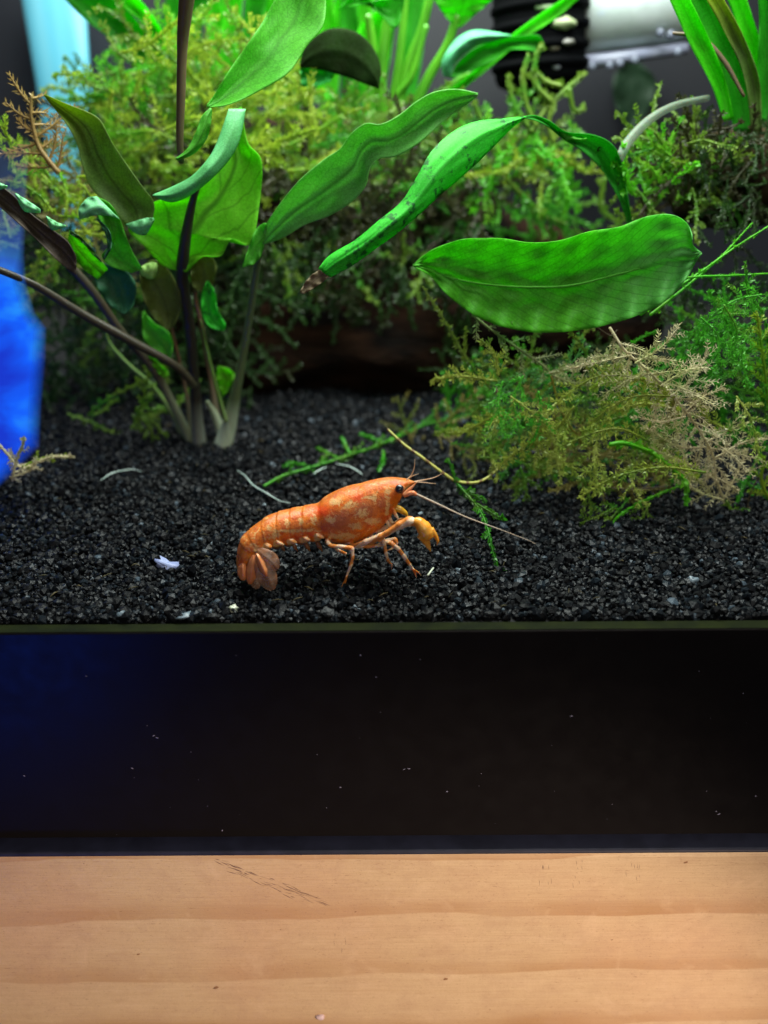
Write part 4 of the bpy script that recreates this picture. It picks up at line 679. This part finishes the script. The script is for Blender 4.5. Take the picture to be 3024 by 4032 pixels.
vv = [P(x, y, YP) for x, y in pc] + [P(x, y, YP) for x, y in pin] + [P(x, y, YP) + Vector((0, .06, 0)) for x, y in pc]
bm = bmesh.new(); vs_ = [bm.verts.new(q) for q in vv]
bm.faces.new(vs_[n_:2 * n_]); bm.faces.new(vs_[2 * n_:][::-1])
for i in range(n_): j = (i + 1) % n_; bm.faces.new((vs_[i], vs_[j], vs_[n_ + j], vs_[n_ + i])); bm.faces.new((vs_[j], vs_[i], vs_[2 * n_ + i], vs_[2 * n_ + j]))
me = bpy.data.meshes.new('blue_reflection'); bm.to_mesh(me)
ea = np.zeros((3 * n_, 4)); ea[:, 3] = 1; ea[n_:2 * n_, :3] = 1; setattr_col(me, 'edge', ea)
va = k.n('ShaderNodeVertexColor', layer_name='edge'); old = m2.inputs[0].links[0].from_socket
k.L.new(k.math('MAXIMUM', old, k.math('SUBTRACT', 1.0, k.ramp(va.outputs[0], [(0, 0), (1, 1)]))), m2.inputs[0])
me.materials.append(k.m); o = link('blue_reflection', me)
tag(o, 'bright blue glass reflection shown as a glowing panel at the left edge of the tank', 'screen')  # no real screen, the panel stands in for the glass reflection
t = thing('moss_sprig', P(100, 1830, 3.4), 'pale moss sprig in front of the blue glow at lower left', 'moss')
part('frond', M_PA, ([(-20, 1730), (40, 1800), (90, 1840), (200, 1800), (290, 1800)], [3.3, 3.5]), ([(50, 1870), (70, 1800), (100, 1730)], [3.3, 3.3]), ([(40, 1880), (100, 1860), (130, 1845)], [3.3, 3.4]), rs=.025, bl=.2, bs=.16, ll=.09, lw=.02)
part('frond', M_YE, ([(90, 1840), (150, 1810), (220, 1795), (260, 1800)], [3.4, 3.6]), rs=.03, bl=.12, bs=.16, ll=.08, lw=.02)
# ------------------------------------------------------------------ the crayfish
CY = 1.15
cf = thing('crayfish', G(1400, 2290), 'small orange crayfish with marbled shell and black eye standing on black gravel', 'crayfish')
ST_ = [((1636, 1897), (1634, 1902), .02), ((1605, 1888), (1606, 1922), .10), ((1580, 1885), (1585, 1950), .17), ((1544, 1882), (1562, 1990), .22), ((1515, 1884), (1538, 2034), .26),
       ((1489, 1888), (1505, 2070), .29), ((1450, 1897), (1465, 2102), .32), ((1417, 1907), (1425, 2122), .34), ((1380, 1917), (1385, 2134), .35), ((1345, 1928), (1345, 2136), .35),
       ((1310, 1943), (1312, 2131), .33), ((1275, 1963), (1288, 2120), .30), ((1252, 1984), (1270, 2110), .27), ((1225, 1990), (1238, 2112), .28), ((1198, 1997), (1205, 2118), .285),
       ((1148, 2006), (1160, 2126), .28), ((1097, 2019), (1112, 2134), .27), ((1054, 2035), (1075, 2142), .26), ((1014, 2062), (1052, 2150), .25), ((978, 2090), (1036, 2160), .24),
       ((950, 2118), (1026, 2170), .22), ((937, 2160), (1016, 2186), .20), ((931, 2202), (1000, 2205), .17), ((936, 2238), (984, 2230), .13), ((955, 2262), (970, 2252), .05)]
NS = 260; A = spline([(*a, *b_, w_ * 100) for a, b_, w_ in ST_], NS)
LEG = .86; bb = MB(); SD = 48; V = []
for i in range(NS):
    tx, ty, bx, by, hw = A[i]; hw /= 100; yy = CY + np.interp(tx, [931, 1000, 1150, 1640], [-.30, -.22, -.05, .10]); T = np.array(P(tx, ty, yy)); B_ = np.array(P(bx, by, yy)); c = (T + B_) / 2; up = (T - B_) / 2
    seg = 1.0; px = (tx + bx) / 2
    if px < 1248: # abdominal rings
        ph = ((1248 - px) / 50.0 + max(0, (ty - 2080)) / 60.0) % 1.0; seg = 1.0 + .045 * (ph - .5) - .008 * math.exp(-((ph) / .10) ** 2)
    for j in range(SD):
        th = 2 * math.pi * j / SD; cs, sn = math.cos(th), math.sin(th)
        r_ = 1.0
        if abs(px - 1400) < 170: r_ = 1 + .02 * noise.noise(Vector((px * .02, cs * 2, sn * 2)))
        wx = hw * math.copysign(abs(sn) ** .85, sn) * (1.0 - .10 * (1 - cs) / 2)
        q = c + up * cs * seg * r_ + np.array([0, -1, 0]) * wx * seg
        if px < 1262 and 95 < math.degrees(th) % 360 < 160 and ty < 2110:   # pleura lobes on the near side and far side
            ph = ((1262 - px) / 50.0) % 1.0; q = q - up / np.linalg.norm(up) * .085 * max(0, math.sin(math.pi * ph)) ** .7
        V.append(q)
V = np.array(V); i = np.arange(NS - 1)[:, None] * SD; j = np.arange(SD)[None]; k2 = (j + 1) % SD
bb.add(V, np.stack([i + j, i + k2, i + SD + k2, i + SD + j], -1).reshape(-1, 4))
bb.add(np.vstack([V[:SD], V[:SD].mean(0)]), np.stack([np.full(SD, SD), k2[0], j[0]], 1)); bb.add(np.vstack([V[-SD:], V[-SD:].mean(0)]), np.stack([np.full(SD, SD), j[0], k2[0]], 1))
def limb(pts, Ys, rad, b=None, sides=12, n=None):
    n = n or 10 * len(pts); Yi = np.interp(np.linspace(0, 1, len(pts)), np.linspace(0, 1, len(Ys)), Ys)
    p3 = np.array([tuple(P(x, y, Y)) for (x, y), Y in zip(pts, Yi)]); seglen = np.r_[0, np.cumsum(np.linalg.norm(np.diff(p3, axis=0), axis=1))]
    u = np.linspace(0, seglen[-1], n); p = np.stack([np.interp(u, seglen, p3[:, k_]) for k_ in range(3)], 1)
    for _ in range(2): p[1:-1] = (p[:-2] + 2 * p[1:-1] + p[2:]) / 4
    kn = 1 + .16 * sum(np.exp(-((u - q) / .035) ** 2) for q in seglen[1:-1]) if b is None else 1
    r_ = np.interp(u, seglen, rad) * kn * (1 if b is not None else LEG); (b or bb).tube(p, r_, sides)
N_, F_ = CY - .42, CY + .35
limb([(1300, 2115), (1287, 2133), (1303, 2149), (1345, 2153), (1386, 2158), (1389, 2195), (1381, 2226), (1364, 2272), (1341, 2318)], [CY - .2, N_ - .02, N_ - .1, .66], [.05, .045, .038, .036, .042, .028, .032, .018, .006])
limb([(1364, 2268), (1362, 2290), (1358, 2306)], [N_ - .12, .68], [.016, .012, .004])
limb([(1380, 2125), (1400, 2150), (1450, 2152), (1500, 2146), (1525, 2128), (1557, 2122), (1562, 2140), (1545, 2160), (1520, 2170)], [CY, CY - .25, CY - .3], [.05, .04, .034, .036, .036, .036, .03, .02, .008])
limb([(1430, 2120), (1460, 2140), (1505, 2112), (1513, 2140), (1520, 2180), (1528, 2208), (1543, 2224), (1541, 2248)], [CY - .1, N_, N_ - .05, 1.08], [.04, .034, .038, .032, .030, .026, .018, .006])
limb([(1460, 2110), (1500, 2130), (1540, 2138), (1568, 2160), (1592, 2192), (1614, 2225), (1632, 2250), (1640, 2277)], [CY - .1, N_ - .02, N_ - .06, .90], [.04, .036, .040, .034, .036, .028, .026, .006])
limb([(1628, 2242), (1648, 2254), (1662, 2270)], [N_ - .02, .92], [.02, .014, .005])
limb([(1500, 2080), (1540, 2070), (1575, 2045), (1600, 2040)], [CY, CY + .1], [.035, .03, .028, .015])
limb([(1480, 2095), (1520, 2082), (1560, 2066), (1590, 2058)], [CY - .1, CY], [.03, .026, .026, .02])
limb([(1330, 2125), (1320, 2160), (1370, 2185), (1372, 2230), (1362, 2262)], [CY, F_ + .2, F_ + .4], [.04, .03, .03, .022, .006])
# cheliped arm up to the claw joint
limb([(1360, 2130), (1395, 2150), (1440, 2134), (1500, 2112), (1525, 2098), (1575, 2068), (1612, 2052), (1640, 2056)], [CY - .1, N_, N_ - .05, N_ - .1], [.05, .045, .052, .060, .050, .072, .085, .070])
# mouth parts
for a_ in ([(1545, 2000), (1560, 2030), (1572, 2048)], [(1530, 2030), (1545, 2060), (1580, 2062)], [(1520, 2050), (1535, 2075), (1560, 2080)]): limb(a_, [CY - .12, CY - .2], [.035, .028, .012])
# swimmerets
for x in (1100, 1150, 1200, 1248): limb([(x, 2135), (x + 12, 2155), (x + 22, 2172)], [CY - .1, CY - .1], [.045, .035, .012])
me0 = bb.mesh('raw'); tmp = bpy.data.objects.new('raw', me0); col.objects.link(tmp)
rm = tmp.modifiers.new('r', 'REMESH'); rm.mode = 'VOXEL'; rm.voxel_size = .0115; rm.use_smooth_shade = True
sm = tmp.modifiers.new('s', 'SMOOTH'); sm.factor = .5; sm.iterations = 2
dg = bpy.context.evaluated_depsgraph_get(); me = bpy.data.meshes.new_from_object(tmp.evaluated_get(dg)); bpy.data.objects.remove(tmp); me.name = 'body'
nv = len(me.vertices); co = np.empty(nv * 3, np.float32); me.vertices.foreach_get('co', co); co = co.reshape(-1, 3).astype(float); print('body verts', nv)
px, py = unproj_px(co); near = co[:, 1]
def g(x, y, rx, ry, a=0.0):
    ca, sa = math.cos(a), math.sin(a); dx, dy = px - x, py - y
    return np.clip(1.25 * np.exp(-((dx * ca + dy * sa) / rx) ** 2 - ((-dx * sa + dy * ca) / ry) ** 2), 0, 1)
legs = np.clip((py - np.interp(px, [1250, 1290, 1345, 1425, 1505, 1560, 1600], [2125, 2122, 2138, 2126, 2075, 1995, 1990])) / 8, 0, 1) * (px > 1262)
brown = np.clip(np.maximum(g(1335, 2058, 50, 42), np.maximum(g(1440, 2008, 48, 34), g(1505, 1985, 22, 26))), 0, 1)
red = np.clip(g(1272, 2012, 34, 22) + .8 * g(1410, 1960, 26, 16) + .7 * g(1240, 2100, 50, 12) + .6 * g(1150, 2115, 70, 12), 0, 1)
pale = .0 * px
for q in ((1085, 2105, 14, 12), (1130, 2065, 10, 20), (1185, 2055, 10, 18), (1060, 2080, 14, 12), (1235, 2050, 9, 16), (1300, 2045, 18, 10), (1325, 1975, 26, 14), (1380, 1985, 26, 18), (1425, 2022, 26, 20), (1400, 2070, 22, 12), (1460, 2050, 34, 12), (1476, 1965, 8, 26), (1448, 1960, 34, 5), (1350, 2110, 60, 14), (1525, 2000, 10, 34), (1150, 2090, 90, 6), (1000, 2150, 18, 12), (1020, 2170, 14, 16), (1530, 1935, 10, 10), (1602, 1920, 16, 8)):
    pale = np.maximum(pale, g(*q) * .9)
for x in (1256, 1203, 1150, 1098, 1052): pale = np.maximum(pale, g(x - 4, 2117 + (1256 - x) * .17, 13, 11) * 2.2)
band = .5 + .5 * np.sin((px * .62 + py * .78) / 7.5)
claw_y = ((px > 1555) & (py > 2035) & (py < 2120)).astype(float)
top = np.clip(1 - (py - np.interp(px, [940, 1014, 1148, 1250, 1345, 1489, 1544, 1640], [2200, 2062, 2006, 1986, 1928, 1888, 1882, 1900])) / 34, 0, 1) * (1 - legs)
swim = ((py > np.interp(px, [1040, 1100, 1270], [2162, 2150, 2128])) & (px > 1060) & (px < 1285)).astype(float)
setattr_col(me, 'pig', np.stack([pale, red, brown, np.ones(nv)], 1)); setattr_col(me, 'pig2', np.stack([legs * (1 - swim), top, swim, np.clip(band, 0, 1)], 1))
def m_cray():
    k = NT('crayfish_shell'); a1 = k.n('ShaderNodeVertexColor', layer_name='pig'); a2 = k.n('ShaderNodeVertexColor', layer_name='pig2')
    s1 = k.n('ShaderNodeSeparateColor'); k.L.new(a1.outputs[0], s1.inputs[0]); s2 = k.n('ShaderNodeSeparateColor'); k.L.new(a2.outputs[0], s2.inputs[0])
    n1 = k.noise(7, 6, rough=.65, dist=.4); n2 = k.noise(16, 5, rough=.6); n3 = k.noise(5.5, 7, rough=.7, dist=1.0)
    base = k.mix(k.ramp(n1, [(.38, 0), (.62, 1)]), (.50, .075, .002), (.78, .205, .004))
    base = k.mix(k.math('MULTIPLY', s2.outputs[1], .55), base, (.34, .10, .014))
    base = k.mix(k.math('MULTIPLY', s1.outputs[2], .85), base, (.42, .10, .030))
    base = k.mix(k.math('MULTIPLY', s1.outputs[1], .8), base, (.74, .06, .005))
    marb = k.ramp(k.math('ADD', k.noise(9, 7, rough=.75, dist=1.4), k.math('MULTIPLY', s1.outputs[0], .20)), [(.56, 0), (.63, 1)])
    base = k.mix(k.math('MULTIPLY', marb, .85), base, (.66, .40, .15))
    base = k.mix(k.math('MULTIPLY', k.ramp(n3, [(.60, 0), (.68, 1)]), .45), base, (.36, .28, .20))
    base = k.mix(k.math('MULTIPLY', k.ramp(k.noise(34, 3), [(.62, 0), (.70, 1)]), .5), base, (.28, .05, .008))
    leg = k.mix(k.ramp(k.math('ADD', a2.outputs['Alpha'], k.math('MULTIPLY', k.math('SUBTRACT', n2, .5), .9)), [(.40, 0), (.62, 1)]), (.62, .22, .04), (.74, .54, .36))
    base = k.mix(k.math('MULTIPLY', s2.outputs[0], .9), base, leg)
    base = k.mix(k.math('MULTIPLY', s2.outputs[2], .85), base, (.14, .07, .03))
    k.set(k.b, Base_Color=base, Roughness=k.ramp(n2, [(.3, .28), (.7, .55)]), Subsurface_Weight=.35, Subsurface_Scale=.06)
    k.b.inputs['Subsurface Radius'].default_value = (1, .35, .15); k.b.inputs['Specular IOR Level'].default_value = .5
    k.bump(k.math('ADD', n2, k.math('MULTIPLY', k.noise(48, 3), .5)), .5, .03); return k.m
mc = m_cray(); me.materials.clear(); me.materials.append(mc); link('body', me, cf)
mcl = plain('claw_orange', (.80, .27, .012), .3, c2=(.72, .36, .06), scale=7, Subsurface_Weight=.3, Subsurface_Scale=.05)
# near claw: hand and two fingers
b = MB(); yc = CY - .52
limb([(1630, 2052), (1648, 2056), (1668, 2078), (1680, 2102), (1688, 2120)], [yc, yc - .05], [.055, .085, .115, .115, .085], b, 18, 40)
limb([(1664, 2104), (1680, 2136), (1697, 2174)], [yc - .02, yc - .05], [.095, .058, .006], b, 14, 24)
limb([(1694, 2088), (1714, 2108), (1725, 2132), (1720, 2148)], [yc - .03, yc - .06], [.07, .036, .022, .005], b, 14, 24)
me0 = b.mesh('raw'); tmp = bpy.data.objects.new('raw', me0); col.objects.link(tmp); rm = tmp.modifiers.new('r', 'REMESH'); rm.mode = 'VOXEL'; rm.voxel_size = .009; rm.use_smooth_shade = True
sm = tmp.modifiers.new('s', 'SMOOTH'); sm.iterations = 3
dg = bpy.context.evaluated_depsgraph_get(); me = bpy.data.meshes.new_from_object(tmp.evaluated_get(dg)); bpy.data.objects.remove(tmp); me.name = 'claw'; me.materials.clear(); me.materials.append(mcl); tag(link('claw', me, cf), 'raised near claw, amber orange')
b = MB(); limb([(1545, 1998), (1575, 2006), (1596, 2020), (1607, 2038)], [CY + .15, CY + .1], [.06, .055, .04, .008], b, 14, 30); tag(b.build('claw', plain('claw_yellow', (.70, .36, .02), .3), cf), 'far claw, small and yellow')
for Y, xx in ((CY + .09 - .27, 1573), (CY + .09 + .26, 1573)):
    b = MB(); b.blob(P(xx, 1925, Y), (.068, .06, .068), 24, 16); e = b.build('eye', plain('eye', (.008, .009, .014), .12, .9), cf)
b = MB(); b.blob(P(1574, 1926, CY + .09 - .20), (.078, .04, .076), 24, 14); b.build('eye_socket', plain('socket', (.62, .20, .06), .4), cf)
mpl = plain('pleura', (.76, .24, .03), .35, c2=(.84, .56, .32), scale=14, Subsurface_Weight=.3, Subsurface_Scale=.05)
for x, y in ((1258, 2110), (1205, 2120), (1150, 2128), (1099, 2136), (1054, 2147)):
    b = MB(); yy = CY + float(np.interp(x, [931, 1000, 1150, 1640], [-.30, -.22, -.05, .10])) - .245
    b.blob(P(x, y, yy), (.075, .045, .036), 14, 10, rot=Euler((0, .55, 0)).to_matrix(), lump=.3, seed=x); b.build('side_lobe', mpl, cf)
# antenna base, antennal scale, antennae, antennules
mant = plain('antenna', (.55, .26, .12), .4, c2=(.45, .30, .18), scale=4)
b = MB(); limb([(1590, 1952), (1612, 1942), (1628, 1940), (1642, 1949)], [CY - .2, CY - .25], [.03, .038, .036, .02], b, 10, 20); limb([(1590, 1950), (1612, 1928), (1640, 1900)], [CY - .2, CY - .18], [.035, .03, .004], b, 10, 20); b.build('antenna_base', plain('ant_base', (.62, .17, .05), .35, c2=(.62, .30, .16), scale=12), cf)
def hair(pts, Ys, r0, r1, mat=mant, name='antenna', n=60):
    b = MB(); b.tube(spline(path_px(pts, Ys), n), [r0, (r0 + r1) / 2, r1], 6); return b.build(name, mat, cf)
mlong = plain('antenna_long', (.42, .30, .20), .4, c2=(.34, .30, .26), scale=2)
hair([(1640, 1946), (1712, 1979), (1830, 2034), (1947, 2077), (2072, 2124), (2110, 2142)], [CY - .25, CY - .4, CY - .5], .017, .003, mlong)
hair([(1600, 1890), (1618, 1874), (1630, 1845), (1634, 1808)], [CY - .1, CY], .012, .003, name='antennule')
hair([(1612, 1882), (1630, 1872), (1648, 1866)], [CY, CY], .009, .003, name='antennule')
hair([(1630, 1897), (1688, 1886), (1716, 1878), (1742, 1864)], [CY, CY + .1], .012, .003, name='antennule')
hair([(1632, 1898), (1660, 1899), (1717, 1905)], [CY - .1, CY - .1], .010, .003, name='antennule')
# tail fan
mfan = plain('tail_translucent', (.36, .22, .15), .3, .5, c2=(.46, .17, .07), scale=9, Alpha=.40)
mfo = plain('tail_orange', (.58, .16, .05), .3, c2=(.66, .26, .10), scale=8, Subsurface_Weight=.2, Subsurface_Scale=.05)
def lobe(h, tip, w_, Y, mat):
    A_ = []; B_ = []; h = np.array(h, float); e = np.array(tip, float); d = e - h; nn = np.array([-d[1], d[0]]) / np.linalg.norm(d)
    for s_ in np.linspace(0, 1, 9):
        r_ = w_ * math.sin(math.pi * (.10 + .87 * s_) ** 1.25) ** .65 if s_ > 0 else w_ * .3
        A_.append(h + d * s_ + nn * r_); B_.append(h + d * s_ - nn * r_)
    return leaf(A_, B_, [Y, Y - .05], mat, cf, cup=-.05, wave=.01, n=26, m=10, name='tail_lobe', thick=.012)
TY = CY - .40
lobe((1000, 2185), (984, 2300), 22, TY - .08, mfo); lobe((1010, 2180), (1050, 2270), 14, TY - .16, mfo)
lobe((1012, 2165), (1094, 2240), 38, TY - .10, mfan); lobe((1016, 2190), (1074, 2322), 40, TY - .13, mfan); lobe((985, 2215), (1014, 2318), 28, TY - .03, mfan); lobe((955, 2215), (958, 2285), 22, TY - .04, mfo)
print('done')
